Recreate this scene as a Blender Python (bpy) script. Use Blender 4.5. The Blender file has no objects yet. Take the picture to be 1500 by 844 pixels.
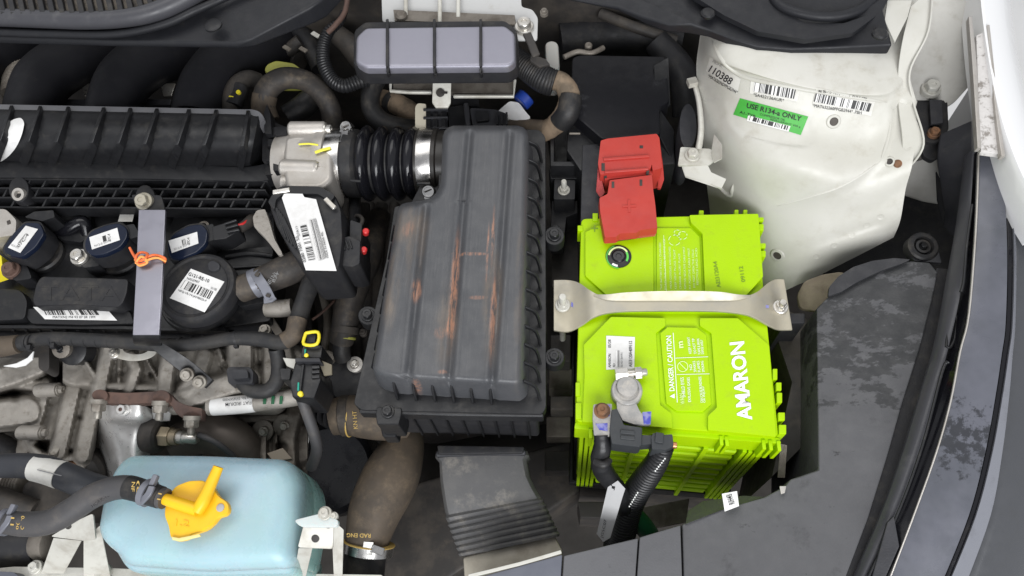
import bpy, bmesh, math, random
from mathutils import Vector as V, Matrix
from mathutils.bvhtree import BVHTree
random.seed(4)
S = bpy.context.scene
C = S.collection
# ------------------------------------------------------------------ camera
FP = 1083.0                                    # focal length in photo pixels (1500 wide)
LOC = V((0.046, -0.300, 0.588))
FWD = (-LOC).normalized()
RIGHT = (V((1, 0, 0)) - FWD * FWD.x).normalized()
UP = RIGHT.cross(FWD).normalized()
cd = bpy.data.cameras.new('camera'); cam = bpy.data.objects.new('camera', cd); C.objects.link(cam)
cd.sensor_width = 36.0; cd.lens = FP / 1500 * 36.0; cd.clip_start = 0.02; cd.clip_end = 60
cam.matrix_world = Matrix(((RIGHT.x, UP.x, -FWD.x, LOC.x), (RIGHT.y, UP.y, -FWD.y, LOC.y),
                           (RIGHT.z, UP.z, -FWD.z, LOC.z), (0, 0, 0, 1)))
S.camera = cam
# ------------------------------------------------------------------ light: added soft area lights above and in front, pale surroundings
w = bpy.data.worlds.new('World'); S.world = w; w.use_nodes = True
bgn = w.node_tree.nodes['Background']; bgn.inputs[0].default_value = (0.93, 0.95, 1.0, 1); bgn.inputs[1].default_value = 0.6
def area(name, loc, aim, sx, sy, watts, col):
    d = bpy.data.lights.new(name, 'AREA'); d.shape = 'RECTANGLE'; d.size = sx; d.size_y = sy; d.energy = watts; d.color = col
    o = bpy.data.objects.new(name, d); C.objects.link(o); o.location = loc
    o.rotation_euler = (V(aim) - V(loc)).to_track_quat('-Z', 'Y').to_euler()
    return o
area('added_overhead_light', (-0.35, 0.75, 2.1), (0, 0.05, 0), 2.2, 1.3, 22, (1.0, 0.985, 0.96))  # unseen soft panel, added overhead for broad highlights
area('added_front_fill', (0.35, -1.75, 1.15), (0.05, 0, -.05), 2.0, 1.0, 62, (0.97, 0.98, 1.0))  # unseen fill, added low in front to brighten front faces
S.view_settings.view_transform = 'Standard'; S.view_settings.look = 'None'
S.view_settings.exposure = 0.0; S.view_settings.gamma = 1.0
S.cycles.use_denoising = True
S.cycles.max_bounces = 6; S.cycles.diffuse_bounces = 3; S.cycles.glossy_bounces = 3
# ------------------------------------------------------------------ pixel ray -> world point at height z (mm)
def ray(px, py): return FWD * FP + RIGHT * (px - 750) + UP * (422 - py)
def U(px, py, z=0):
    d = ray(px, py); t = (z * .001 - LOC.z) / d.z
    return LOC + d * t
def K(px, py, z=0): return (U(px, py, z) - LOC).dot(FWD) / FP     # metres per photo pixel there
def P3(p): return U(p[0], p[1], p[2])
# ------------------------------------------------------------------ objects
def T(name, label, cat, px, py, z=0, group=None):
    o = bpy.data.objects.new(name, None); C.objects.link(o); o.location = U(px, py, z); o.empty_display_size = .02
    o['label'] = label; o['category'] = cat
    if group: o['group'] = group
    return o
def tag(o, label, cat=None, group=None, kind=None):
    if label: o['label'] = label
    if cat: o['category'] = cat
    if group: o['group'] = group
    if kind: o['kind'] = kind
    return o
def link(name, me, par=None):
    o = bpy.data.objects.new(name, me); C.objects.link(o)
    if par is not None:
        o.parent = par
        if par.type == 'EMPTY': o.matrix_parent_inverse = Matrix.Translation(par.location).inverted()
    return o
def fin(bm, name, mat, par=None, bev=0, seg=2, ang=32, bang=28, wn=False):
    bmesh.ops.remove_doubles(bm, verts=bm.verts, dist=1e-6)
    bmesh.ops.recalc_face_normals(bm, faces=bm.faces)
    if bev > 0:
        es = [e for e in bm.edges if len(e.link_faces) == 2 and e.calc_face_angle(0) > math.radians(bang)]
        if es: bmesh.ops.bevel(bm, geom=es, offset=bev * .001, segments=seg, affect='EDGES', profile=.5, clamp_overlap=True)
    for f in bm.faces: f.smooth = True
    for e in bm.edges:
        e.smooth = not (len(e.link_faces) != 2 or e.calc_face_angle(0) > math.radians(ang))
    me = bpy.data.meshes.new(name); bm.to_mesh(me); bm.free(); me.materials.append(mat)
    o = link(name, me, par)
    if wn or bev > 0:
        md = o.modifiers.new('even_normals', 'WEIGHTED_NORMAL'); md.keep_sharp = True; md.weight = 80
    return o
def loft(bm, rings, closed=True, c0=True, c1=True):
    vs = [[bm.verts.new(p) for p in r] for r in rings]; n = len(rings[0])
    for a, b in zip(vs, vs[1:]):
        for i in range(n if closed else n - 1):
            j = (i + 1) % n; bm.faces.new((a[i], a[j], b[j], b[i]))
    if c0: bm.faces.new(list(reversed(vs[0])))
    if c1: bm.faces.new(vs[-1])
def rnd(pts, r=6, n=4):
    out = []; m = len(pts)
    for i in range(m):
        a, p, b = pts[i - 1], pts[i], pts[(i + 1) % m]
        la, lb = math.dist(a[:2], p[:2]), math.dist(b[:2], p[:2])
        q = min(r, la * .48, lb * .48)
        s = [p[k] + (a[k] - p[k]) * q / la for k in range(len(p))]; e = [p[k] + (b[k] - p[k]) * q / lb for k in range(len(p))]
        for j in range(n + 1):
            t = j / n
            out.append(tuple((1 - t) ** 2 * s[k] + 2 * t * (1 - t) * p[k] + t * t * e[k] for k in range(len(p))))
    return out
def inset(ps, d):
    """move a ring of world points towards (+) its inside in xy by d metres"""
    n = len(ps); area2 = sum(ps[i].x * ps[(i + 1) % n].y - ps[(i + 1) % n].x * ps[i].y for i in range(n)); s = 1 if area2 > 0 else -1
    out = []
    for i in range(n):
        a, p, b = ps[i - 1], ps[i], ps[(i + 1) % n]
        t = V((b.x - a.x, b.y - a.y, 0))
        if t.length < 1e-9: out.append(p.copy()); continue
        t.normalize(); out.append(p + V((-t.y, t.x, 0)) * s * d)
    return out
def slab(name, mat, par, pts, zt, zb, bev=1.0, r=0, n=4, draft=0, seg=2, **kw):
    """vertical-sided (or drafted) body from an outline whose top edge lies at height zt"""
    if r: pts = rnd(pts, r, n)
    top = [U(p[0], p[1], p[2] if len(p) > 2 else (zt(p[0], p[1]) if callable(zt) else zt)) for p in pts]
    low = inset(top, -draft * .001) if draft else [p.copy() for p in top]
    for p in low: p.z = zb * .001
    bm = bmesh.new(); loft(bm, [top, low])
    return fin(bm, name, mat, par, bev, seg, **kw)
def plate(name, mat, par, pts, z, t=2.0, bev=.5, r=0, n=4, **kw):
    """sheet of thickness t following heights z"""
    if r: pts = rnd(pts, r, n)
    top = [U(p[0], p[1], p[2] if len(p) > 2 else (z(p[0], p[1]) if callable(z) else z)) for p in pts]
    low = [p - V((0, 0, t * .001)) for p in top]
    bm = bmesh.new(); loft(bm, [top, low])
    return fin(bm, name, mat, par, bev, 2, **kw)
def shrink(ps, d):
    x0, x1 = min(p.x for p in ps), max(p.x for p in ps); y0, y1 = min(p.y for p in ps), max(p.y for p in ps); cx, cy = (x0 + x1) / 2, (y0 + y1) / 2
    fx, fy = 1 - 2 * d / (x1 - x0), 1 - 2 * d / (y1 - y0); return [V((cx + (p.x - cx) * fx, cy + (p.y - cy) * fy, p.z)) for p in ps]
def planez(px, py, tri):
    a, b, c = [P3(t) for t in tri]; n = (b - a).cross(c - a); d = ray(px, py); return (LOC + d * ((a - LOC).dot(n) / d.dot(n))).z * 1000
def stack(name, mat, par, pts, levels, r=0, n=4, bev=0, seg=2, soft=False, **kw):
    """body from one outline (given at height z0) with rings (inset mm, z mm)"""
    if r: pts = rnd(pts, r, n)
    z0 = levels[0][2] if len(levels[0]) > 2 else levels[0][1]
    base = [U(p[0], p[1], z0) for p in pts]; rings = []
    for l in levels:
        q = (shrink(base, l[0] * .001) if soft else inset(base, l[0] * .001)) if l[0] else [p.copy() for p in base]
        for p in q: p.z = l[1] * .001
        rings.append(q)
    bm = bmesh.new(); loft(bm, rings)
    return fin(bm, name, mat, par, bev, seg, wn=True, **kw)
def crom(pts, sub):
    n = len(pts); out = []
    if n < 3: sub = max(sub, 2)
    for i in range(n - 1):
        p0, p1, p2, p3 = pts[max(i - 1, 0)], pts[i], pts[i + 1], pts[min(i + 2, n - 1)]
        for j in range(sub):
            t = j / sub
            out.append(tuple(.5 * (2 * b + (c - a) * t + (2 * a - 5 * b + 4 * c - d) * t * t + (3 * b - a - 3 * c + d) * t ** 3)
                             for a, b, c, d in zip(p0, p1, p2, p3)))
    out.append(tuple(pts[-1])); return out
def frames(path):
    n = len(path); out = []; up = None
    for i in range(n):
        t = (path[min(i + 1, n - 1)] - path[max(i - 1, 0)]).normalized()
        if up is None:
            up = V((0, 0, 1)) if abs(t.z) < .9 else V((0, 1, 0))
        s = t.cross(up)
        if s.length < 1e-6: s = t.orthogonal()
        s.normalize(); up = s.cross(t).normalized(); out.append((t, s, up))
    return out
def wpath(pts, sub):
    """px path (px,py,z,rpx) -> smooth world path and radii (m)"""
    w_ = [tuple(P3(p)) + ((p[3] if len(p) > 3 else 5) * K(p[0], p[1], p[2]),) for p in pts]
    c = crom(w_, sub); return [V(q[:3]) for q in c], [q[3] for q in c]
def tube(name, mat, par, pts, n=14, sub=7, corr=None, flat=1.0, jit=0, bev=0):
    path, rad = wpath(pts, sub)
    if corr:                                       # resample evenly, ripple the radius: (amplitude mm, pitch mm)
        amp, pitch = corr; L = [0]
        for a, b in zip(path, path[1:]): L.append(L[-1] + (b - a).length)
        m = max(8, int(L[-1] / (pitch * .001) * 4)); np_, nr = [], []; k = 0
        for i in range(m + 1):
            s = L[-1] * i / m
            while k < len(L) - 2 and L[k + 1] < s: k += 1
            f = (s - L[k]) / max(L[k + 1] - L[k], 1e-9)
            np_.append(path[k].lerp(path[k + 1], f)); nr.append(rad[k] + (rad[k + 1] - rad[k]) * f + amp * .001 * (1, .55, -1, .55)[i % 4])
        path, rad = np_, nr
    rings = []
    for p, r_, (t, s, u) in zip(path, rad, frames(path)):
        rr = r_ * (1 + random.uniform(-jit, jit))
        rings.append([p + (s * math.cos(a) + u * math.sin(a) * flat) * rr for a in (2 * math.pi * k / n for k in range(n))])
    bm = bmesh.new(); loft(bm, rings); return fin(bm, name, mat, par, bev, ang=50)
def sweep(name, mat, par, pts, wd, ht, sub=1, bev=.3, world=False, up=None):
    """rectangular bar wd x ht mm along (px,py,z) path"""
    path = [V(p) for p in pts] if world else [P3(p) for p in pts]
    if sub > 1: path = [V(q) for q in crom([tuple(p) for p in path], sub)]
    rings = []
    for i, p in enumerate(path):
        t = (path[min(i + 1, len(path) - 1)] - path[max(i - 1, 0)]).normalized()
        u0 = V(up) if up else V((0, 0, 1))
        s = t.cross(u0)
        if s.length < 1e-5: s = V((1, 0, 0))
        s.normalize(); u = s.cross(t).normalized()
        a, b = s * wd * .0005, u * ht * .001
        rings.append([p - a, p + a, p + a - b, p - a - b])
    bm = bmesh.new(); loft(bm, rings); return fin(bm, name, mat, par, bev, 1, ang=40)
def axes(ax):
    ax = V(ax).normalized(); s = ax.orthogonal().normalized(); return ax, s, ax.cross(s)
def lathe(name, mat, par, o, ax, prof, n=28, bev=0, hexf=None, phase=0, **kw):
    """revolve (r mm, h mm); entries flagged in hexf become hexagons"""
    ax, s, u = axes(ax); rings = []
    for i, (r_, h) in enumerate(prof):
        ring = []
        for k in range(n):
            a = 2 * math.pi * k / n + phase
            rr = r_
            if hexf and i in hexf:
                b = (a % (math.pi / 3)) - math.pi / 6; rr = r_ * .9 / math.cos(b)
            ring.append(o + (s * math.cos(a) + u * math.sin(a)) * rr * .001 + ax * h * .001)
        rings.append(ring)
    bm = bmesh.new(); loft(bm, rings); return fin(bm, name, mat, par, bev, **kw)
def bolt(par, px, py, z, rpx, mat, ax=(0, 0, 1), name='bolt', h=1.0, o=None):
    o = o or U(px, py, z); r_ = rpx * K(px, py, z) * 1000
    return lathe(name, mat, par, o, ax, [(r_, -3), (r_, r_ * .16), (r_ * .93, r_ * .22), (r_ * .74, r_ * .22), (r_ * .74, r_ * .75 * h), (r_ * .62, r_ * .85 * h), (r_ * .3, r_ * .85 * h), (r_ * .26, r_ * .74 * h)],
                 24, hexf={3, 4}, phase=random.random())
def box(name, mat, par, c, size, rz=0, bev=.6, tilt=(0, 0)):
    bm = bmesh.new(); bmesh.ops.create_cube(bm, size=1)
    m = Matrix.Translation(c) @ Matrix.Rotation(math.radians(rz), 4, 'Z') @ Matrix.Rotation(math.radians(tilt[0]), 4, 'X') @ Matrix.Rotation(math.radians(tilt[1]), 4, 'Y') @ Matrix.Diagonal((size[0] * .001, size[1] * .001, size[2] * .001, 1))
    bm.transform(m); return fin(bm, name, mat, par, bev)
def rect(x0, y0, x1, y1): return [(x0, y0), (x1, y0), (x1, y1), (x0, y1)]
def circ(cx, cy, rx, ry=None, n=20, a0=0, a1=360, rot=0):
    ry = ry or rx; m = n if a1 - a0 >= 360 else n + 1; out = []
    for k in range(m):
        a = math.radians(a0 + (a1 - a0) * k / n); x, y = rx * math.cos(a), ry * math.sin(a); r_ = math.radians(rot)
        out.append((cx + x * math.cos(r_) - y * math.sin(r_), cy + x * math.sin(r_) + y * math.cos(r_)))
    return out
def decal(name, mat, par, quad, z=0, surf=None, nx=1, ny=1, lift=.35):
    """thin printed sheet: quad = TL, TR, BR, BL in photo pixels, laid on height z or on a surface function"""
    f = surf or (lambda x, y: U(x, y, z)); bm = bmesh.new(); uv = bm.loops.layers.uv.new('uv'); g = []
    for j in range(ny + 1):
        row = []
        for i in range(nx + 1):
            a, b = i / nx, j / ny
            x = (quad[0][0] * (1 - a) + quad[1][0] * a) * (1 - b) + (quad[3][0] * (1 - a) + quad[2][0] * a) * b
            y = (quad[0][1] * (1 - a) + quad[1][1] * a) * (1 - b) + (quad[3][1] * (1 - a) + quad[2][1] * a) * b
            p = f(x, y); p = p + (LOC - p).normalized() * lift * .001 if surf else p + V((0, 0, lift * .001))
            row.append((bm.verts.new(p), (a, 1 - b)))
        g.append(row)
    for j in range(ny):
        for i in range(nx):
            q = [g[j][i], g[j][i + 1], g[j + 1][i + 1], g[j + 1][i]]
            fc = bm.faces.new([v for v, _ in q])
            for lp, (_, t) in zip(fc.loops, q): lp[uv].uv = t
            fc.smooth = True
    bmesh.ops.recalc_face_normals(bm, faces=bm.faces)
    if bm.faces and sum((f.normal.dot(LOC - f.calc_center_median()) for f in bm.faces)) < 0: bmesh.ops.reverse_faces(bm, faces=bm.faces)
    me = bpy.data.meshes.new(name); bm.to_mesh(me); bm.free(); me.materials.append(mat)
    return link(name, me, par)
_glyph = {}
def glyphs(s, bold, shear):
    k = (s, bold, shear)
    if k not in _glyph:
        cu = bpy.data.curves.new('t', 'FONT'); cu.body = s; cu.offset = bold; cu.shear = shear; cu.resolution_u = 3
        o = bpy.data.objects.new('t', cu); C.objects.link(o)
        me = bpy.data.meshes.new_from_object(o.evaluated_get(bpy.context.evaluated_depsgraph_get()))
        vs = [v.co.copy() for v in me.vertices]; fs = [tuple(p.vertices) for p in me.polygons]
        bpy.data.objects.remove(o); bpy.data.curves.remove(cu); bpy.data.meshes.remove(me)
        x0, x1 = min(v.x for v in vs), max(v.x for v in vs); y0, y1 = min(v.y for v in vs), max(v.y for v in vs)
        _glyph[k] = ([((v.x - x0) / (x1 - x0), (v.y - y0) / (y1 - y0)) for v in vs], fs)
    return _glyph[k]
def text(s, par, mat, p0, p1, h, z=0, surf=None, lift=.6, bold=0, shear=0, name='lettering', thick=0):
    """lettering with its baseline from p0 to p1 (photo pixels), letters h pixels tall, laid on height z or a surface"""
    vs, fs = glyphs(s, bold, shear); dx, dy = p1[0] - p0[0], p1[1] - p0[1]; L = math.hypot(dx, dy); ux, uy = dy / L, -dx / L
    f = surf or (lambda x, y: U(x, y, z)); bm = bmesh.new(); bv = []
    for u_, v_ in vs:
        x, y = p0[0] + dx * u_ + ux * h * v_, p0[1] + dy * u_ + uy * h * v_
        p = f(x, y); p = p + (LOC - p).normalized() * lift * .001 if surf else p + V((0, 0, lift * .001))
        bv.append(bm.verts.new(p))
    for q in fs:
        try: bm.faces.new([bv[i] for i in q])
        except ValueError: pass
    bmesh.ops.recalc_face_normals(bm, faces=bm.faces)
    if thick:
        r_ = bmesh.ops.extrude_face_region(bm, geom=list(bm.faces))
        for e in r_['geom']:
            if isinstance(e, bmesh.types.BMVert): e.co.z += thick * .001
        bmesh.ops.recalc_face_normals(bm, faces=bm.faces)
    me = bpy.data.meshes.new(name); bm.to_mesh(me); bm.free(); me.materials.append(mat)
    return link(name, me, par)
# ------------------------------------------------------------------ materials (procedural)
def newmat(name):
    m = bpy.data.materials.new(name); m.use_nodes = True; nt = m.node_tree; b = nt.nodes['Principled BSDF']
    return m, nt, b
def nd(nt, ty, **kw):
    n = nt.nodes.new(ty)
    for k, v in kw.items():
        if k.startswith('i_'): n.inputs[k[2:]].default_value = v
        else: setattr(n, k, v)
    return n
def c4(c): return (c[0], c[1], c[2], 1)
def noise(nt, scale, detail=4, rough=.6, stretch=None, seed=0):
    tc = nd(nt, 'ShaderNodeTexCoord'); mp = nd(nt, 'ShaderNodeMapping'); nt.links.new(tc.outputs['Object'], mp.inputs[0])
    mp.inputs['Location'].default_value = (seed * .37, seed * .21, seed * .11)
    if stretch: mp.inputs['Scale'].default_value = stretch
    n = nd(nt, 'ShaderNodeTexNoise'); n.inputs['Scale'].default_value = scale; n.inputs['Detail'].default_value = detail; n.inputs['Roughness'].default_value = rough
    nt.links.new(mp.outputs[0], n.inputs['Vector']); return n.outputs['Fac']
def ramp(nt, src, lo, hi, a=0.0, b=1.0):
    m = nd(nt, 'ShaderNodeMapRange'); m.interpolation_type = 'SMOOTHSTEP'
    for i, v in zip((1, 2, 3, 4), (lo, hi, a, b)): m.inputs[i].default_value = v
    nt.links.new(src, m.inputs[0]); return m.outputs[0]
def mixc(nt, fac, a, b):
    m = nd(nt, 'ShaderNodeMix', data_type='RGBA'); 
    if isinstance(fac, float): m.inputs[0].default_value = fac
    else: nt.links.new(fac, m.inputs[0])
    for i, c in ((6, a), (7, b)):
        if isinstance(c, tuple): m.inputs[i].default_value = c4(c)
        else: nt.links.new(c, m.inputs[i])
    return m.outputs[2]
def mul(nt, a, b, op='MULTIPLY'):
    m = nd(nt, 'ShaderNodeMath', operation=op)
    for i, x in ((0, a), (1, b)):
        if isinstance(x, (int, float)): m.inputs[i].default_value = x
        else: nt.links.new(x, m.inputs[i])
    return m.outputs[0]
def pm(name, col, rough=.5, metal=0., var=None, vs=30, vlo=.42, vhi=.68, dust=None, dlo=.5, dhi=.75, ds=60, bump=0., bs=700, rv=.08, spec=.35, coat=0., sss=0.):
    m, nt, b = newmat(name); src = col
    if var: src = mixc(nt, ramp(nt, noise(nt, vs, 5, .65, seed=1), vlo, vhi), col, var)
    if dust:                                        # settled dirt, thicker on faces that look up
        g = nd(nt, 'ShaderNodeNewGeometry'); sp = nd(nt, 'ShaderNodeSeparateXYZ'); nt.links.new(g.outputs['Normal'], sp.inputs[0])
        up = ramp(nt, sp.outputs[2], -.2, .8, .25, 1.0)
        f = mul(nt, ramp(nt, noise(nt, ds, 8, .7, seed=3), dlo, dhi), up)
        src = mixc(nt, f, src, dust)
    if isinstance(src, tuple): b.inputs['Base Color'].default_value = c4(src)
    else: nt.links.new(src, b.inputs['Base Color'])
    b.inputs['Metallic'].default_value = metal; b.inputs['Specular IOR Level'].default_value = spec; b.inputs['Coat Weight'].default_value = coat
    nt.links.new(ramp(nt, noise(nt, 90, 5, .6, seed=7), .3, .7, max(.03, rough - rv), min(1, rough + rv)), b.inputs['Roughness'])
    if bump:
        bp = nd(nt, 'ShaderNodeBump'); bp.inputs['Strength'].default_value = bump; bp.inputs['Distance'].default_value = .0006
        nt.links.new(noise(nt, bs, 3, .6), bp.inputs['Height']); nt.links.new(bp.outputs[0], b.inputs['Normal'])
    if sss:
        b.inputs['Subsurface Weight'].default_value = sss; b.inputs['Subsurface Radius'].default_value = (.012, .026, .03); b.inputs['Subsurface Scale'].default_value = 1.0
    return m
D1 = (.085, .072, .058); D2 = (.17, .135, .095)
black = pm('black_plastic', (.012, .0122, .0135), .4, dust=(.05, .047, .043), dlo=.5, dhi=.85, bump=.12)
blackm = pm('black_matt_plastic', (.017, .017, .019), .55, dust=(.05, .046, .04), dlo=.45, dhi=.8, bump=.2)
blackg = pm('black_gloss_plastic', (.007, .007, .009), .16, dust=(.03, .028, .026), dlo=.55, dhi=.9)
coal = pm('charcoal_plastic', (.022, .0225, .026), .5, var=(.03, .03, .034), dust=(.06, .057, .054), dlo=.5, dhi=.85, bump=.25)
rubber = pm('black_rubber', (.015, .015, .016), .5, dust=(.06, .053, .045), dlo=.42, dhi=.8, bump=.2)
rubberd = pm('dusty_rubber', (.03, .027, .025), .6, var=(.055, .046, .038), dust=D2, dlo=.45, dhi=.9, bump=.35, bs=400)
hosegrey = pm('grey_rubber', (.055, .054, .056), .55, var=(.075, .07, .068), dust=(.12, .105, .09), dlo=.5, dhi=.9, bump=.25, bs=900)
loomtape = pm('black_loom_tape', (.02, .02, .021), .6, var=(.032, .03, .028), vs=40, dust=(.065, .058, .05), dlo=.5, dhi=.85, bump=.5, bs=500)
sealm = pm('seal_rubber', (.05, .05, .056), .38, dust=(.1, .098, .1), dlo=.5, dhi=.9)
brownhose = pm('brown_dusty_rubber', (.085, .066, .048), .7, var=(.055, .045, .036), vs=18, dust=(.16, .12, .08), dlo=.45, dhi=.8, bump=.3, bs=500)
tape = pm('beige_wrap_tape', (.21, .155, .105), .75, var=(.11, .085, .06), vs=60, bump=.4, bs=300)
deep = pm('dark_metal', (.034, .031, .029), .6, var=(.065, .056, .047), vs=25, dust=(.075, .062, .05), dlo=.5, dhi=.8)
alu = pm('cast_aluminium', (.36, .335, .3), .52, metal=.4, var=(.22, .2, .172), vs=18, vlo=.4, vhi=.75, dust=(.15, .128, .1), dlo=.5, dhi=.78, ds=110, bump=1., bs=1300)
alul = pm('bright_cast_aluminium', (.47, .445, .41), .45, metal=.55, var=(.42, .39, .35), vs=40, dust=(.27, .24, .2), dlo=.55, dhi=.9, bump=.35, bs=1100)
alud = pm('stained_cast_aluminium', (.2, .18, .155), .55, metal=.45, var=(.11, .095, .08), vs=24, dust=(.1, .083, .066), dlo=.45, dhi=.75, bump=.5, bs=800)
shield = pm('pressed_steel_shield', (.66, .65, .63), .33, metal=.55, var=(.54, .52, .5), vs=30, dust=(.3, .27, .23), dlo=.55, dhi=.9)
steel = pm('zinc_steel', (.62, .6, .56), .33, metal=.85, var=(.45, .42, .37), vs=60, rv=.1)
chrome = pm('polished_steel_band', (.5, .49, .475), .24, metal=1., var=(.38, .37, .36), vs=50)
zinc = pm('yellow_passivated_steel', (.42, .385, .3), .5, metal=.55, var=(.36, .34, .29), vs=22, dust=(.42, .3, .13), dlo=.55, dhi=.85, ds=30)
zincw = pm('pale_bracket_steel', (.55, .54, .49), .5, metal=.25, var=(.42, .4, .35), vs=40, dust=(.3, .25, .18), dlo=.58, dhi=.9)
sky_toned = pm('sky_toned_steel', (.3, .296, .34), .36, metal=.8, var=(.28, .275, .315), vs=20, dust=(.3, .29, .3), dlo=.6, dhi=1.0)
rusty = pm('rusty_steel', (.115, .07, .055), .7, metal=.2, var=(.075, .05, .043), vs=60, bump=.4)
nutm = pm('dull_nut_steel', (.3, .28, .245), .5, metal=.5, var=(.19, .17, .145), vs=90, dust=(.12, .1, .08), dlo=.5, dhi=.8)
rusto = pm('orange_rust', (.2, .1, .05), .75, metal=.1, var=(.1, .06, .04), vs=90)
lime = pm('lime_green_plastic', (.355, .575, .0), .42, var=(.34, .55, .0), vs=12, dust=(.29, .37, .03), dlo=.52, dhi=.95, ds=70, bump=.2, spec=.2)
limed = pm('lime_green_recess', (.35, .56, .0), .45, dust=(.28, .4, .02), dlo=.6, dhi=1.0, spec=.18)
red = pm('red_plastic', (.44, .042, .03), .5, var=(.39, .036, .028), vs=14, dust=(.4, .09, .07), dlo=.6, dhi=1.0, bump=.15)
redt = pm('translucent_red_edge', (.45, .07, .07), .3, sss=.3)
whitep = pm('white_body_paint', (.51, .5, .455), .36, var=(.455, .445, .395), vs=11, dust=(.31, .28, .215), dlo=.52, dhi=.88, ds=34, bump=.15, bs=120)
whiteo = pm('outer_white_paint', (.78, .78, .775), .16, coat=.6)
whitei = pm('chalky_white_primer', (.5, .49, .455), .55, var=(.4, .385, .35), vs=16, dust=(.3, .27, .22), dlo=.5, dhi=.9)
paper = pm('paper_label', (.74, .735, .72), .6, var=(.62, .61, .59), vs=30)
paperd = pm('grubby_paper_label', (.6, .59, .55), .65, var=(.5, .485, .44), vs=50)
ink = pm('black_ink', (.02, .02, .022), .6)
inkg = pm('grey_ink', (.2, .2, .2), .6)
goldink = pm('ochre_ink', (.5, .34, .1), .7)
whiteink = pm('white_ink', (.82, .83, .8), .5)
paleink = pm('pale_green_ink', (.66, .82, .36), .5)
limeink = pm('olive_ink', (.16, .27, .02), .6)
green = pm('green_label', (.06, .36, .05), .45, var=(.05, .31, .045), vs=20)
greenp = pm('dark_green_plastic', (.01, .085, .035), .45)
bluep = pm('blue_plastic', (.012, .04, .25), .4)
blue = pm('blue_paint_mark', (.06, .065, .36), .5, var=(.22, .22, .42), vs=120, vlo=.45, vhi=.6)
lead = pm('grey_lead', (.3, .295, .285), .5, metal=.35, var=(.42, .4, .37), vs=80, dust=(.5, .46, .4), dlo=.5, dhi=.8, ds=120, bump=.5, bs=700)
conng = pm('grey_connector_plastic', (.032, .035, .038), .45, dust=(.07, .066, .06), dlo=.5, dhi=.9)
yellow = pm('yellow_cap_plastic', (.8, .46, .01), .42, var=(.74, .41, .01), vs=25, spec=.4)
yell = pm('yellow_lock_plastic', (.72, .6, .03), .4)
ygreen = pm('yellow_green_plastic', (.33, .33, .07), .5)
yink = pm('yellow_crayon', (.75, .7, .08), .7)
clampg = pm('grey_spring_clamp', (.17, .175, .2), .45, metal=.2)
orange = pm('orange_wire', (.75, .16, .05), .45); orangel = pm('light_orange_wire', (.8, .33, .08), .45)
redw = pm('red_wire_seal', (.55, .03, .03), .4)
tank = pm('translucent_tank_plastic', (.325, .45, .515), .3, var=(.315, .465, .48), vs=5, vlo=.38, vhi=.62, sss=.5, dust=(.42, .49, .46), dlo=.6, dhi=1.0, ds=30)
nt_ = tank.node_tree; pb_ = nt_.nodes['Principled BSDF']; old_ = pb_.inputs['Base Color'].links[0].from_socket      # coolant seen through the wall below its level
tc_ = nd(nt_, 'ShaderNodeTexCoord'); sz_ = nd(nt_, 'ShaderNodeSeparateXYZ'); nt_.links.new(tc_.outputs['Object'], sz_.inputs[0])
nt_.links.new(mixc(nt_, ramp(nt_, mul(nt_, sz_.outputs[2], mul(nt_, noise(nt_, 30, 3, .5), .012), 'ADD'), -.062, -.028, 0.0, 1.0), (.235, .40, .375), old_), pb_.inputs['Base Color'])
navy = pm('dark_blue_resin', (.008, .012, .026), .14)
lens = pm('dark_lens', (.055, .057, .062), .3, dust=(.05, .05, .05), dlo=.5, dhi=1.0)
tyreg = pm('grey_tag', (.4, .4, .4), .6)
cloth = pm('dusty_cloth', (.24, .2, .15), .85, var=(.15, .12, .09), vs=25, bump=.6, bs=250)
rustw = pm('flaking_sealed_paint', (.56, .54, .52), .7, var=(.22, .2, .18), vs=140, vlo=.5, vhi=.66, bump=.7, bs=400)
floorm = pm('bay_floor', (.05, .045, .04), .85, var=(.03, .027, .024), vs=8)
concrete = pm('concrete_floor', (.74, .735, .72), .85, var=(.68, .675, .66), vs=6, bump=.3, bs=200)
def barmat(name, n, seed, bg=(.72, .71, .69), fgc=(.03, .03, .03), thr=.5):
    """bar code: random bars across the label's own width"""
    m, nt, b = newmat(name); uvn = nd(nt, 'ShaderNodeUVMap'); sp = nd(nt, 'ShaderNodeSeparateXYZ'); nt.links.new(uvn.outputs[0], sp.inputs[0])
    f = mul(nt, mul(nt, mul(nt, sp.outputs[0], n), seed, 'ADD'), 1.0, 'FLOOR')
    wn = nd(nt, 'ShaderNodeTexWhiteNoise', noise_dimensions='1D'); nt.links.new(f, wn.inputs['W'])
    g = mul(nt, wn.outputs['Value'], thr, 'GREATER_THAN')
    nt.links.new(mixc(nt, g, fgc, bg), b.inputs['Base Color']); b.inputs['Roughness'].default_value = .6
    return m
bar1 = barmat('barcode', 62, 3.0); bar2 = barmat('barcode', 84, 40.0); bar3 = barmat('fine_barcode', 60, 90.0)
barmini = barmat('small_barcode', 28, 130.0)
def barcode(par, quad, z=0, surf=None, mat=None, lift=.6, nx=1, ny=1): return decal('barcode', mat or bar1, par, quad, z, surf, nx, ny, lift)
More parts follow.
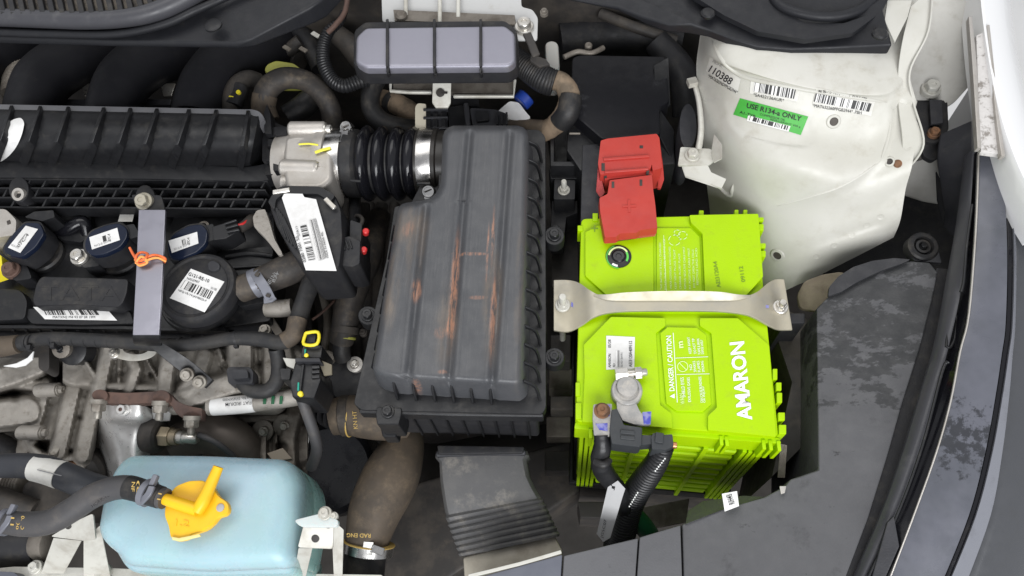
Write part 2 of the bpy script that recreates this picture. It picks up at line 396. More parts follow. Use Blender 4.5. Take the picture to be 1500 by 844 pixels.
# ================================================================== setting
def sheet(name, mat, x0, y0, x1, y1, z, label):
    bm = bmesh.new(); vs = [bm.verts.new((x, y, z)) for x, y in ((x0, y0), (x1, y0), (x1, y1), (x0, y1))]; bm.faces.new(vs)
    return tag(fin(bm, name, mat), label, kind='structure')
sheet('ground', concrete, -4, -4, 4, 4, -.85, 'pale concrete floor under the car')
sheet('engine_bay_floor', floorm, -1.3, -.75, .62, .95, -.36, 'dark grimy floor of the engine bay')
def strip(name, mat, par, L, R_, t=4, sub=5, bev=.6, crown=0):
    """long sheet between two px edges (px,py,z), optionally crowned by crown mm"""
    a = [V(q) for q in crom([tuple(P3(p)) for p in L], sub)]; b = [V(q) for q in crom([tuple(P3(p)) for p in R_], sub)]
    rings = []; up = V((0, 0, .001)); m = 6 if crown else 1
    for p, q in zip(a, b):
        top = [p.lerp(q, i / m) + up * crown * math.sin(math.pi * i / m) for i in range(m + 1)]
        rings.append(top + [v - up * t for v in reversed(top)])
    bm = bmesh.new(); loft(bm, rings); return fin(bm, name, mat, par, bev, 2)
def surface(rows, sub=5):
    """smooth sheet through a lattice of world points -> bmesh, grid"""
    R1 = [crom([tuple(p) for p in r_], sub) for r_ in rows]
    cols = [crom([R1[j][i] for j in range(len(R1))], sub) for i in range(len(R1[0]))]
    bm = bmesh.new(); g = [[bm.verts.new(cols[i][j]) for i in range(len(cols))] for j in range(len(cols[0]))]
    for j in range(len(g) - 1):
        for i in range(len(g[0]) - 1): bm.faces.new((g[j][i], g[j + 1][i], g[j + 1][i + 1], g[j][i + 1]))
    return bm, g
def thicken(bm, t, up=(0, 0, 1)):
    bmesh.ops.recalc_face_normals(bm, faces=bm.faces)
    bm.normal_update()
    if sum(f.normal.dot(V(up)) * f.calc_area() for f in bm.faces) < 0: bmesh.ops.reverse_faces(bm, faces=bm.faces)
    bmesh.ops.solidify(bm, geom=list(bm.faces), thickness=t * .001)
# ---------------------------------------------------------------- strut tower
tower = T('strut_tower', 'white painted strut tower sheet metal with barcode stickers behind the battery', 'strut tower', 1180, 260, 0)
rows = [
    [(1030, -40, 92), (1080, -60, 112), (1200, -60, 112), (1320, -50, 105), (1352, -40, 100)],
    [(1030, 20, 86), (1080, 20, 110), (1200, 20, 111), (1310, 15, 106), (1350, 0, 100)],
    [(1024, 62, 66), (1062, 86, 98), (1180, 118, 100), (1295, 124, 97), (1332, 92, 96)],
    [(1020, 100, 48), (1075, 108, 88), (1185, 134, 93), (1292, 148, 88), (1334, 118, 92)],
    [(1024, 150, 30), (1085, 170, 62), (1180, 195, 68), (1280, 205, 64), (1346, 172, 84)],
    [(1030, 215, 0), (1095, 232, 40), (1185, 252, 52), (1268, 262, 48), (1340, 234, 66)],
    [(1036, 270, -40), (1105, 292, 2), (1190, 306, 18), (1266, 308, 22), (1330, 272, 46)],
    [(1042, 330, -90), (1110, 350, -40), (1185, 356, -14), (1256, 348, -2), (1322, 318, 20)],
    [(1050, 390, -140), (1118, 428, -84), (1176, 412, -52), (1246, 378, -30), (1312, 344, -6)],
]
bm, g = surface([[P3(p) for p in r_] for r_ in rows], 13)
# shallow pressed panel and weld seam crease
def proj(p):
    d = p - LOC; f = d.dot(FWD); return 750 + FP * d.dot(RIGHT) / f, 422 - FP * d.dot(UP) / f
def pdist(x, y, pl):
    best = 1e9
    for p, q in zip(pl, pl[1:]):
        dx, dy = q[0] - p[0], q[1] - p[1]; t = max(0, min(1, ((x - p[0]) * dx + (y - p[1]) * dy) / (dx * dx + dy * dy))); cx, cy = p[0] + dx * t, p[1] + dy * t
        d = math.hypot(x - cx, y - cy)
        if d < abs(best): best = d if (dx * (y - p[1]) - dy * (x - p[0])) > 0 else -d
    return best
sst = lambda a, b, x: (lambda t: t * t * (3 - 2 * t))(max(0, min(1, (x - a) / (b - a))))
crease = [(1030, 340), (1100, 318), (1180, 290), (1225, 276), (1262, 256), (1296, 232), (1304, 190), (1308, 160)]
dish = [(1062, 140), (1190, 168), (1196, 205), (1180, 216), (1140, 212), (1090, 199), (1072, 186), (1062, 140)]
for v in bm.verts:
    x, y = proj(v.co)
    if y > 150: v.co.z -= .0045 * sst(-3, 9, pdist(x, y, crease))          # folded step of the sheet
    v.co.z -= .0028 * sst(-2, 6, pdist(x, y, dish))                        # pressed recess round the green label
    v.co.z -= .004 * math.exp(-((x - 1052) ** 2 + (y - 270) ** 2) / 300) + .0025 * math.exp(-(pdist(x, y, [(1090, 390), (1200, 352), (1290, 322)]) / 7) ** 2)
bm.normal_update(); bvhT = BVHTree.FromBMesh(bm)
thicken(bm, 1.6)
tw = fin(bm, 'apron_panel', whitep, tower, ang=45)
def onT(px, py):
    d = ray(px, py).normalized(); h = bvhT.ray_cast(LOC, d)
    return h[0] if h[0] is not None else U(px, py, 50)
def nrmT(px, py):
    h = bvhT.ray_cast(LOC, ray(px, py).normalized()); n = h[1]; return n if n.dot(LOC - h[0]) > 0 else -n
def pathT(pts, lift=.5): return [tuple(onT(*p) + (LOC - onT(*p)).normalized() * lift * .001) for p in pts]
def bead(name, mat, par, pts, wd, ht, sub=4, lift=.8):
    """rounded bead lying on the tower surface"""
    base = crom([tuple(p) for p in pts], sub); path = [onT(*p[:2]) for p in base]; rings = []
    for i, p in enumerate(path):
        t = (path[min(i + 1, len(path) - 1)] - path[max(i - 1, 0)]).normalized(); u = (LOC - p).normalized(); s = t.cross(u).normalized()
        ta = min(1, .15 + min(i, len(path) - 1 - i) / 3)
        rings.append([p + s * wd * .0005 * ta * math.cos(a) + u * ht * .001 * ta * math.sin(a) for a in [math.pi * 2 * k / 10 for k in range(10)]])
    bm = bmesh.new(); loft(bm, rings); return fin(bm, name, mat, par, ang=60)
bead('seam', whitep, tower, [(1043, 58), (1060, 90), (1090, 112), (1140, 124), (1190, 133), (1250, 142), (1300, 150)], 4, 1.0)
bead('seam', whitep, tower, [(1138, 302), (1180, 290), (1225, 276), (1262, 256), (1290, 236)], 2.5, .7)
bead('seam', whitep, tower, [(1290, 236), (1300, 205), (1306, 172)], 3, .8)
0 and bead('pressed_ridge', whitep, tower, [(1057, 145), (1070, 142), (1078, 160), (1074, 185), (1092, 200), (1150, 214), (1185, 214), (1195, 200)], 9, .8)
bead('pressed_ridge', whitep, tower, [(1046, 255), (1056, 275), (1070, 286), (1074, 270)], 5, 2.0)
for px, py, r_ in ((1221, 178, 8), (1139, 374, 10), (1303, 237, 6), (1315, 240, 6)):
    p = onT(px, py); n_ = nrmT(px, py); kk = K(px, py, 40) * 1000
    lathe('drain_hole', rusto if px == 1315 else deep, tower, p, n_, [(r_ * kk, -1), (r_ * kk * .95, .4), (r_ * kk * .72, .9), (r_ * kk * .68, .5)], 18)
    if px != 1315: lathe('hole_rim', whitep, tower, p, n_, [(r_ * kk, -1), (r_ * kk * 1.25, .1), (r_ * kk * 1.1, 1.0), (r_ * kk * .74, 1.3), (r_ * kk * .66, -.2)], 20)
for px, py in ((1318, 130), (1326, 160), (1334, 190), (1330, 215), (1290, 318), (1270, 330), (1248, 344), (1222, 360), (1196, 376)):
    p = onT(px, py); lathe('spot_weld', whitep, tower, p, nrmT(px, py), [(3.2, -.4), (3.0, .25), (1.6, .1), (1.2, -.1)], 14)
# stickers
st = decal('sticker', paperd, tower, [(1040, 83), (1085, 116), (1080, 138), (1034, 104)], surf=onT, nx=14, ny=8, lift=.5)
text('110388', st, ink, (1037, 105), (1069, 125), 11, surf=onT, lift=.9, bold=.012)
text('7BDHR', st, inkg, (1043, 91), (1057, 99), 4, surf=onT, lift=.9)
text('*MAT6202NDPPGB2944*', st, ink, (1036, 113), (1079, 138), 5, surf=onT, lift=.9)
st = decal('sticker', paperd, tower, [(1100, 116), (1172, 131), (1168, 149), (1098, 137)], surf=onT, nx=16, ny=6, lift=.5)
barcode(st, [(1105, 121), (1166, 131), (1163, 145), (1103, 134)], surf=onT, lift=.9, nx=16, ny=3)
text('*SA422126AUR*', st, ink, (1103, 141), (1148, 150), 5, surf=onT, lift=.95)
st = decal('sticker', paperd, tower, [(1196, 128), (1282, 147), (1276, 170), (1190, 152)], surf=onT, nx=16, ny=6, lift=.5)
text('ALTROZ XM 1.2P RPR PH2 5 STR', st, ink, (1199, 136), (1270, 148), 4.5, surf=onT, lift=.9)
barcode(st, [(1195, 137), (1277, 152), (1273, 164), (1192, 149)], surf=onT, mat=bar2, lift=.95, nx=16, ny=3)
text('*MAT632260PPGB2944* .PBH', st, ink, (1190, 157), (1262, 168), 5, surf=onT, lift=.9)
st = decal('sticker', green, tower, [(1084, 144), (1184, 171), (1173, 198), (1074, 168)], surf=onT, nx=16, ny=8, lift=.5)
text('USE R134-a ONLY', st, ink, (1093, 158), (1173, 178), 7.5, surf=onT, lift=.9, bold=.02)
text('A1-TYB', st, ink, (1083, 166), (1106, 173), 4, surf=onT, lift=.9, bold=.01)
text('COMPRESSOR OIL', st, ink, (1113, 169), (1150, 178), 3.2, surf=onT, lift=.9)
text('REFRIGERANT 450 g', st, ink, (1128, 177), (1172, 188), 3.2, surf=onT, lift=.9)
b_ = decal('code_strip', paper, st, [(1096, 169), (1158, 185), (1155, 193), (1094, 177)], surf=onT, nx=10, ny=2, lift=.8)
barcode(st, [(1098, 170), (1156, 185), (1154, 191), (1096, 176)], surf=onT, mat=bar3, lift=1.2, nx=10, ny=2)
# tower side brace with its bolt
br = T('tower_side_bracket', 'white folded steel bracket with one bolt on the left edge of the strut tower', 'bracket', 1030, 235, 20)
plate('foot_plate', zincw, br, [(997, 215), (1042, 218), (1046, 236), (1038, 242), (993, 242)], 22, 2.5, r=3)
bolt(br, 1014, 228, 23, 11, zincw)
plate('folded_leg', whitep, br, [(999, 243, 20), (1036, 240, 22), (1042, 252, 20), (1064, 262, 26), (1057, 276, 22), (1034, 267, 14), (1004, 258, 8)], 18, 2.5, bev=1)
tube('stay_rod', zincw, br, [(1017, 122, 40, 4), (1024, 150, 36, 4), (1027, 190, 30, 4.5), (1023, 220, 24, 5)], n=8)
box('clip', zincw, br, U(1014, 121, 44), (9, 8, 6), 15)
plate('washer_tab', zincw, br, [(1046, 196, 40), (1058, 212, 40), (1058, 232, 34), (1046, 238, 26), (1042, 222, 26)], 30, 2)
wh = tag(slab('washer_pump_cover', coal, None, circ(1008, 185, 13, 34, 18), 20, -40, 3), 'small dark oval cover squeezed against the left side of the white strut tower', 'cover')
# ---------------------------------------------------------------- rail flange right of the tower
rail = T('apron_rail', 'cream white vertical flange standing along the right edge of the strut tower', 'body flange', 1330, 150, 60)
strip('flange', whitep, rail, [(1334, 10, 118), (1322, 60, 112), (1316, 105, 99), (1316, 150, 84), (1322, 205, 70), (1321, 246, 52)],
      [(1366, -20, 118), (1358, 50, 112), (1332, 104, 98), (1334, 150, 84), (1352, 210, 74), (1326, 250, 50)], 2, 4)
tube('folded_edge', whitep, rail, [(1366, -20, 120, 1.6), (1360, 45, 114, 1.6), (1333, 104, 100, 1.6), (1338, 150, 86, 1.6), (1353, 211, 75, 1.6), (1328, 250, 52, 1.6)], n=8)
plate('gusset', whitep, rail, [(1300, 0, 122), (1336, 0, 122), (1330, 24, 120), (1311, 62, 116), (1296, 30, 120)], 120, 2)
# ---------------------------------------------------------------- inner fender apron and outer fender
ap = T('fender_apron', 'dull white inner fender panel between strut tower and outer fender', 'fender panel', 1380, 100, 20)
plate('panel', whitei, ap, [(1350, -30, 75), (1432, -30, 80), (1440, 90, 60), (1425, 120, 45), (1398, 150, 35), (1372, 165, 28), (1320, 165, 26), (1318, 110, 45), (1350, 60, 62)], 50, 2, r=8)
plate('lower_panel', whitei, ap, [(1318, 242, -20), (1378, 228, -10), (1388, 300, -40), (1352, 294, -44), (1322, 284, -44)], 0, 2)
bolt(ap, 1363, 131, 40, 14, zincw)
bolt(ap, 1402, 262, 8, 5, zincw)
fb = T('fender_mount', 'black steel fender bracket with rusty bolt right of the tower flange', 'bracket', 1365, 190, 20)
plate('bracket', blackm, fb, [(1340, 147), (1388, 147), (1390, 190), (1372, 210), (1340, 205)], 34, 4, r=4)
plate('bracket_foot', blackm, fb, [(1352, 208, 28), (1375, 205, 28), (1380, 226, 20), (1366, 236, 16), (1352, 228, 18)], 24, 5, r=5)
bolt(fb, 1368, 195, 36, 9, rusto)
plate('tab', coal, fb, [(1362, 146, 40), (1380, 146, 40), (1382, 180, 40), (1364, 182, 40)], 40, 3)
fen = T('fender', 'glossy white outer fender curving away at the right edge', 'fender', 1470, 120, 60)
rowsF = []
for (x, y), (dx) in zip(((1428, -60), (1434, 20), (1442, 90), (1454, 160), (1472, 220), (1496, 275), (1530, 330)), (12, 14, 20, 26, 28, 28, 26)):
    a = U(x, y, 92); b = U(x + dx * .7, y, 96); out = V((1, 0, 0))
    rowsF.append([a + V((0, 0, -.03)), a, b, b + out * .03 + V((0, 0, -.018)), b + out * .055 + V((0, 0, -.06)), b + out * .07 + V((0, 0, -.14)), b + out * .075 + V((0, 0, -.34)), b + out * .06 + V((0, 0, -.5))])
bm, g = surface(rowsF, 4); thicken(bm, 1.0); fin(bm, 'skin', whiteo, fen, ang=50)
fl = T('fender_flange', 'flaking grey sealed fender edge strip with rust above the headlamp', 'flange', 1440, 130, 90)
strip('sealed_edge', rustw, fl, [(1430, 52, 94), (1432, 110, 93), (1434, 170, 92), (1437, 222, 90)], [(1446, 44, 95), (1452, 110, 94), (1457, 170, 93), (1466, 226, 90)], 5)
strip('rim', alul, fl, [(1446, 36, 98), (1453, 110, 97), (1459, 170, 96), (1467, 228, 94)], [(1450, 36, 98), (1458, 110, 97), (1464, 170, 96), (1473, 228, 94)], 6)
strip('rim', alul, fl, [(1419, 24, 98), (1424, 90, 97), (1428, 150, 96), (1432, 216, 94)], [(1424, 24, 98), (1431, 90, 97), (1434, 150, 96), (1438, 216, 94)], 6)
# ---------------------------------------------------------------- headlamp and its seals
hl = T('headlamp', 'curved dark headlamp with dusty black trim along the right edge', 'headlamp', 1440, 500, 10)
Llav = [(1435, 222, 72), (1431, 334, 62), (1421, 459, 48), (1408, 515, 42), (1394, 588, 34), (1373, 663, 26), (1340, 755, 14), (1300, 860, 0)]
Rlav = [(1470, 230, 74), (1476, 360, 64), (1474, 470, 50), (1468, 520, 44), (1459, 580, 36), (1444, 663, 28), (1420, 755, 16), (1378, 860, 0)]
Lip = [(1428, 222, 66), (1420, 330, 56), (1409, 420, 42), (1392, 500, 34), (1372, 575, 27), (1345, 665, 19), (1312, 755, 8), (1262, 860, -6)]
Lsl = [(1416, 225, 60), (1404, 320, 48), (1390, 400, 34), (1371, 500, 26), (1349, 575, 20), (1322, 665, 12), (1290, 755, 2), (1244, 860, -12)]
dustyblk = pm('dusty_gloss_trim', (.06, .064, .074), .32, var=(.1, .103, .122), vs=7, vlo=.35, vhi=.65, dust=(.03, .03, .034), dlo=.6, dhi=.8, ds=40)
nt_ = dustyblk.node_tree; pb_ = nt_.nodes['Principled BSDF']; old_ = pb_.inputs['Base Color'].links[0].from_socket       # one dark smeared patch
tc_ = nd(nt_, 'ShaderNodeTexCoord'); pv_ = nd(nt_, 'ShaderNodeVectorMath', operation='DISTANCE'); nt_.links.new(tc_.outputs['Object'], pv_.inputs[0]); pv_.inputs[1].default_value = U(1412, 640, 30)
m2_ = ramp(nt_, mul(nt_, noise(nt_, 120, 8, .75, seed=4), ramp(nt_, pv_.outputs['Value'], .005, .05, .2, -.05), 'ADD'), .6, .7)
nt_.links.new(mixc(nt_, mul(nt_, m2_, .85), old_, (.022, .023, .026)), pb_.inputs['Base Color'])
strip('upper_trim', dustyblk, hl, Llav, Rlav, 6, 5, .8, crown=1.2)
strip('black_trim', blackg, hl, [(x + 2, y, z - 3) for x, y, z in Lip], [(x - 1, y, z - 2) for x, y, z in Llav], 6, 5, .5)
strip('edge_highlight', alul, hl, [(x - 2.2, y, z + 1) for x, y, z in Llav], [(x + .2, y, z + 1) for x, y, z in Llav], 2, 5, .2)  # pale metal strip stands in for the highlight along the trim edge
strip('gap_seal', blackg, hl, [(x + .5, y, z - 4) for x, y, z in Rlav], [(x + 9, y, z - 4) for x, y, z in Rlav], 5, 5, .5)
lensg = pm('lens_trim', (.16, .165, .185), .3, dust=(.1, .1, .11), dlo=.5, dhi=.9)
strip('lens_edge', lensg, hl, [(x + 10, y, z - 2) for x, y, z in Rlav], [(x + wd, y, z - 7) for (x, y, z), wd in zip(Rlav, (12, 13, 14, 16, 20, 25, 32, 36))], 8, 5, .8)
rowsL = []
for (x, y, z), wd in zip(Rlav, (12, 13, 14, 16, 20, 25, 32, 36)):
    a = U(x + wd + 1, y, z - 8); rowsL.append([a + V((0, 0, -.012)), a, a + V((.03, -.006, -.012)), a + V((.06, -.012, -.04)), a + V((.085, -.018, -.1)), a + V((.095, -.02, -.18))])
bm, g = surface(rowsL, 4); thicken(bm, 2); fin(bm, 'lens', lens, hl, ang=50)
tag(slab('bumper_edge', whiteo, None, [(1478, 850, -30), (1492, 815, -20), (1530, 780, -10), (1540, 900, -40)], -20, -160, 4, r=4), 'white bumper corner at the bottom right edge', 'bumper')
sl = T('fender_seal', 'long black rubber seal lip with moulded clip slot beside the headlamp', 'seal', 1380, 470, 20)
strip('lip', sealm, sl, Lsl, Lip, 4, 5, 1.4, crown=2.5)
sp_ = rnd([(1391, 462), (1398, 455), (1402, 470), (1398, 498), (1392, 510), (1386, 508)], 4, 3)
tube('clip_slot', black, sl, [(x, y, 33, 2) for x, y in sp_] + [(sp_[0][0], sp_[0][1], 33, 2)], n=8, sub=2)
tube('edge_bead', black, sl, [(1424, 300, 62, 2), (1416, 360, 56, 2), (1412, 410, 48, 2.4), (1408, 428, 45, 3)], n=8)
tube('edge_bead', black, sl, [(1389, 530, 37, 3), (1380, 545, 34, 2.2), (1352, 650, 24, 2), (1318, 745, 12, 2), (1270, 850, -2, 2)], n=8)
plate('end_clip', coal, sl, [(1300, 765, 12), (1310, 755, 14), (1318, 800, 10), (1296, 850, 2), (1276, 850, 0)], 8, 4, bev=1)
fp = T('seal_flap', 'loose dark rubber flap hanging at the rear end of the headlamp seal', 'rubber flap', 1400, 250, 30)
strip('flap', coal, fp, [(1378, 196, 44), (1374, 230, 36), (1380, 270, 24), (1386, 310, 8), (1384, 330, 0)], [(1424, 176, 62), (1424, 230, 56), (1420, 280, 46), (1410, 320, 30), (1398, 345, 18)], 3, 4, 1)
plate('fold', blackm, fp, [(1372, 250, 16), (1388, 285, 10), (1396, 325, 4), (1382, 326, -4), (1374, 290, 0)], 5, 3)
# ---------------------------------------------------------------- splash shield / front shroud panels
shroudm = pm('shroud_plastic', (.07, .07, .074), .5, var=(.088, .088, .093), vs=4, vlo=.3, vhi=.75, dust=(.05, .05, .053), dlo=.56, dhi=.72, ds=22, bump=.25, rv=.12)
nt_ = shroudm.node_tree; pb_ = nt_.nodes['Principled BSDF']; old_ = pb_.inputs['Base Color'].links[0].from_socket       # old oil stain near the rear corner
tc_ = nd(nt_, 'ShaderNodeTexCoord'); pv_ = nd(nt_, 'ShaderNodeVectorMath', operation='DISTANCE'); nt_.links.new(tc_.outputs['Object'], pv_.inputs[0]); pv_.inputs[1].default_value = U(1262, 455, 2)
m1_ = ramp(nt_, pv_.outputs['Value'], .02, .13, .17, -.06); m2_ = ramp(nt_, mul(nt_, noise(nt_, 42, 8, .72, (.7, 1.3, 1), 4), m1_, 'ADD'), .57, .63)
scr_ = ramp(nt_, noise(nt_, 60, 6, .85, (.25, 2.2, 1), 8), .66, .72)
nt_.links.new(mixc(nt_, mul(nt_, scr_, .35), mixc(nt_, mul(nt_, m2_, .8), old_, (.02, .021, .022)), (.19, .18, .165)), pb_.inputs['Base Color'])
sh = T('front_shroud', 'large charcoal plastic shroud panel with scuffs between battery and headlamp', 'shroud', 1250, 600, -20)
slab('main_panel', shroudm, sh, [(x, y, planez(x, y, ((1199, 688, -13), (1398, 400, 18), (1002, 860, -40)))) for x, y, _ in [(1196, 452, 0), (1216, 432, 0), (1250, 410, 4), (1290, 392, 8), (1335, 382, 12), (1362, 384, 16), (1374, 398, 16), (1366, 440, 16), (1348, 510, 14), (1324, 585, 8), (1300, 670, 0), (1272, 760, -10), (1234, 860, -24), (1002, 860, -40), (999, 768, -34), (1060, 745, -26), (1120, 728, -20), (1150, 712, -16), (1158, 702, -15), (1199, 688, -13)]], 0, -165, 1.5, draft=0)
strip_l = [(1372, 392), (1364, 440), (1346, 510), (1322, 585), (1298, 670), (1270, 760), (1232, 860)]; strip_r = [(1402, 396), (1390, 440), (1376, 510), (1354, 585), (1328, 670), (1296, 760), (1250, 860)]
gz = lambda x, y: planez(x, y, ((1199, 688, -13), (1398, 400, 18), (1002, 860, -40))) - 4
strip('dark_edge_strip', blackm, sh, [(x, y, gz(x, y)) for x, y in strip_l], [(x, y, gz(x, y) - 2) for x, y in strip_r], 3, 4, .5)  # near-black strip set slightly lower between panel and seal
plate('arch_flange', coal, sh, [(x, y, gz(x, y) + 9) for x, y in ((1213, 434), (1215, 420), (1228, 405), (1250, 391), (1278, 382), (1310, 378), (1334, 380), (1322, 386), (1290, 397), (1256, 413), (1232, 428))], 4, 3, bev=1, r=3)
slab('side_panel', shroudm, sh, [(937, 787, -34), (997, 769, -34), (1000, 860, -40), (932, 860, -40)], 0, -120, 1.2)
slab('side_panel', shroudm, sh, [(826, 814, -34), (935, 788, -34), (930, 860, -40), (823, 860, -40)], 0, -120, 1.2)
rg = pm('bluish_shroud', (.09, .095, .115), .4)
slab('corner_panel', rg, sh, [(700, 846, -38), (824, 812, -36), (821, 860, -40), (690, 860, -42)], 0, -110, 1.2)
sweep('pale_edge', whitep, sh, [(686, 844, -36), (760, 826, -35), (822, 808, -34)], 2.6, 3, 2)
plate('rear_tongue', shroudm, sh, [(1004, 768, -36), (1008, 748, -50), (1030, 734, -52), (1090, 726, -44), (1120, 728, -30), (1060, 746, -30)], -40, 3)
stk = decal('sticker', paper, sh, [(1057, 724), (1079, 720), (1082, 742), (1061, 750)], -22, lift=1.5)
text('R/H43', stk, ink, (1076, 738), (1071, 724), 9, -22, lift=2.2, bold=.01)
text('R/H43', stk, ink, (1076, 738), (1071, 724), 9, -22, lift=2.2, bold=.01) if 0 else None
plate('paper_tag', alud, sh, [(1143, 650, -30), (1153, 652, -30), (1150, 700, -40), (1139, 700, -45)], -35, 1)
plate('torn_notch', alul, sh, [(1142, 712, -14), (1152, 712, -14), (1150, 722, -14), (1144, 724, -14)], -14, 1.5)
rmnt = T('rubber_grommet', 'round black rubber grommet on top of the charcoal shroud', 'grommet', 1351, 362, 10)
lathe('ring', rubber, rmnt, U(1351, 362, 10), (0, -.15, 1), [(13, -8), (13, 2), (11.5, 3.5), (8.5, 3.5), (7.5, -1), (6.5, -1), (6.2, 2.2), (4.2, 2.6), (3.6, -2)], 28)
bolt(rmnt, 1352, 361, 8, 6, black)
tag(plate('grommet_arm', coal, None, [(1362, 340, 6), (1374, 360, 10), (1380, 385, 12), (1366, 384, 10), (1340, 382, 8), (1330, 372, 6)], 8, 5, bev=1), 'curved black plastic arm carrying the round rubber grommet', 'bracket')
tag(plate('wheel_arch_liner', blackm, None, [(1215, 330, -110), (1330, 270, -70), (1400, 290, -60), (1402, 420, -60), (1290, 430, -90), (1200, 460, -120)], -90, 4, bev=1), 'dark wheel arch liner under the lower edge of the strut tower', 'liner')
cl = tag(plate('dusty_cloth', cloth, None, [(1168, 432, -50), (1178, 412, -34), (1205, 402, -26), (1232, 398, -24), (1246, 404, -22), (1222, 420, -22), (1212, 436, -24), (1210, 448, -28), (1196, 456, -40), (1172, 452, -56)], -30, 4, bev=1.5, r=6), 'crumpled beige dusty foam piece between strut tower and shroud', 'foam')
# ---------------------------------------------------------------- cowl
cowlm = pm('cowl_plastic', (.013, .0135, .016), .5, dust=(.03, .029, .028), dlo=.5, dhi=.9, bump=.25, spec=.3)
cw = T('windscreen_cowl', 'dark plastic windscreen cowl with slatted grille above the intake manifold', 'cowl', 200, 30, 100)
slab('panel', cowlm, cw, [(-40, -60, 120), (520, -60, 122), (470, 0, 118), (452, 12, 116), (368, 56, 108), (345, 64, 104), (170, 62, 104), (-40, 54, 106)], 0, 97, 3, seg=3)
tube('seal_bead', sealm, cw, [(-40, 24, 122, 13), (60, 28, 122, 13), (130, 30, 122, 13), (190, 26, 123, 13), (235, 15, 124, 14), (275, -4, 126, 15), (310, -26, 126, 15)], n=16)
tube('seal_lip', cowlm, cw, [(-40, 46, 112, 6), (80, 50, 112, 6), (170, 50, 112, 6), (240, 36, 116, 6), (290, 14, 120, 6), (350, -10, 122, 5), (420, -24, 122, 5)], n=10)
slab('grille_bed', pm('tan_dust', (.2, .175, .145), .8, var=(.06, .055, .05), vs=60), cw, [(-40, -60), (290, -60), (262, -6), (235, 8), (190, 18), (-40, 18)], 123.5, 118, .5)
for i in range(19):
    x = -22 + i * 14.4
    sweep('grille_slat', blackm, cw, [(x, -34, 132), (x + 12, 19 - max(0, x - 170) * .35, 130)], 4.6, 5, bev=.4)
lathe('push_clip', black, cw, U(312, 37, 118), (0, 0, 1), [(8.2, -1), (8.2, .8), (6.4, 1.8), (2, 2)], 22)
c2 = T('cowl_end_panel', 'dark plastic cowl end with raised ring and two push clips over the strut tower', 'cowl', 1150, 30, 115)
slab('panel', cowlm, c2, [(800, -60, 108), (1330, -60, 130), (1300, 2, 128), (1294, 14, 128), (1308, 66, 112), (1225, 70, 111), (1160, 72, 110), (1110, 68, 110), (1076, 58, 110), (1040, 44, 110), (1012, 36, 112), (980, 36, 110), (945, 26, 108), (905, 10, 106), (860, 2, 105), (800, -10, 105)], 0, 101, 2.5, seg=3)
tube('raised_ring', cowlm, c2, [(1120, -40, 126, 7), (1135, 0, 125, 7), (1165, 18, 125, 7), (1215, 25, 126, 7), (1260, 14, 127, 7), (1290, -14, 128, 7)], n=12)
plate('step_panel', cowlm, c2, [(x, y, planez(x, y, ((1000, -40, 124), (1110, 46, 118.5), (1292, 6, 128)))) for x, y, _ in [(1000, -40, 124), (1130, -40, 126), (1142, 12, 124), (1180, 34, 124), (1236, 34, 125), (1270, 22, 126), (1292, 6, 128), (1290, 18, 126), (1250, 48, 122), (1180, 58, 120), (1110, 46, 118), (1060, 22, 116), (1010, -10, 114)]], 120, 5, bev=2, r=4)
for px, py in ((1037, 20), (1289, 50), (1040, -2)):
    lathe('push_clip', black, c2, U(px, py, 117 if px < 1200 else 126), (0, 0, 1), [(6.4, -1), (6.4, .9), (5, 2.2), (1.5, 2.6)], 22)
# ================================================================== battery
bat = T('car_battery', 'bright lime green car battery with white lettering and ribbed front face', 'battery', 1000, 640, -200)
BZ = -226
slab('case', lime, bat, [(858, 326), (1104, 322), (1132, 636), (850, 612)], -6, BZ, 2.0, r=8)
slab('lid', limed, bat, rnd([(851, 320), (1108, 314), (1141, 640), (843, 618)], 8), -1, -34, 1.4)
zt = 2.2
slab('lid_panel', lime, bat, [(857, 340), (876, 330), (957, 333), (958, 432), (889, 433), (857, 404)], zt, -4, .8, r=2)
slab('lid_panel', lime, bat, [(1010, 315), (1111, 313), (1118, 405), (1093, 433), (1033, 432), (1029, 342), (1012, 326)], zt + 2.5, -4, .9, r=2)
lp = slab('label_panel', lime, bat, [(962, 334), (1012, 334), (1025, 347), (1029, 432), (962, 432)], 0.8, -4, .5, r=2)
slab('lid_panel', lime, bat, [(856, 552), (855, 505), (895, 464), (974, 466), (975, 477), (961, 488), (967, 593), (984, 606), (985, 627), (853, 618)], zt, -4, .8, r=2)
slab('lid_panel', lime, bat, [(1025, 466), (1081, 466), (1127, 506), (1137, 640), (1037, 630), (1037, 609), (1050, 597), (1042, 488), (1025, 477)], zt, -4, .8, r=2)
op = slab('label_panel', lime, bat, [(978, 479), (1021, 480), (1035, 491), (1042, 592), (1030, 603), (991, 602), (976, 591), (967, 488)], 1.6, -4, .6)
slab('lid_panel', lime, bat, [(853, 436), (1114, 436), (1118, 458), (850, 458)], .6, -4, .5)
for q in ((868, 312, 876, 324), (1024, 308, 1031, 318), (1076, 307, 1082, 317), (1089, 307, 1095, 317), (1110, 318, 1119, 324), (1110, 328, 1119, 338), (1113, 356, 1122, 363), (1113, 367, 1122, 376), (944, 312, 951, 324),
          (1132, 540, 1139, 556), (1137, 560, 1145, 572), (1138, 575, 1146, 590), (1140, 604, 1150, 616), (1141, 622, 1152, 636), (846, 330, 854, 338), (843, 560, 850, 580), (843, 590, 852, 614)):
    slab('lug', lime, bat, rect(*q), 0.5, -20, .7)
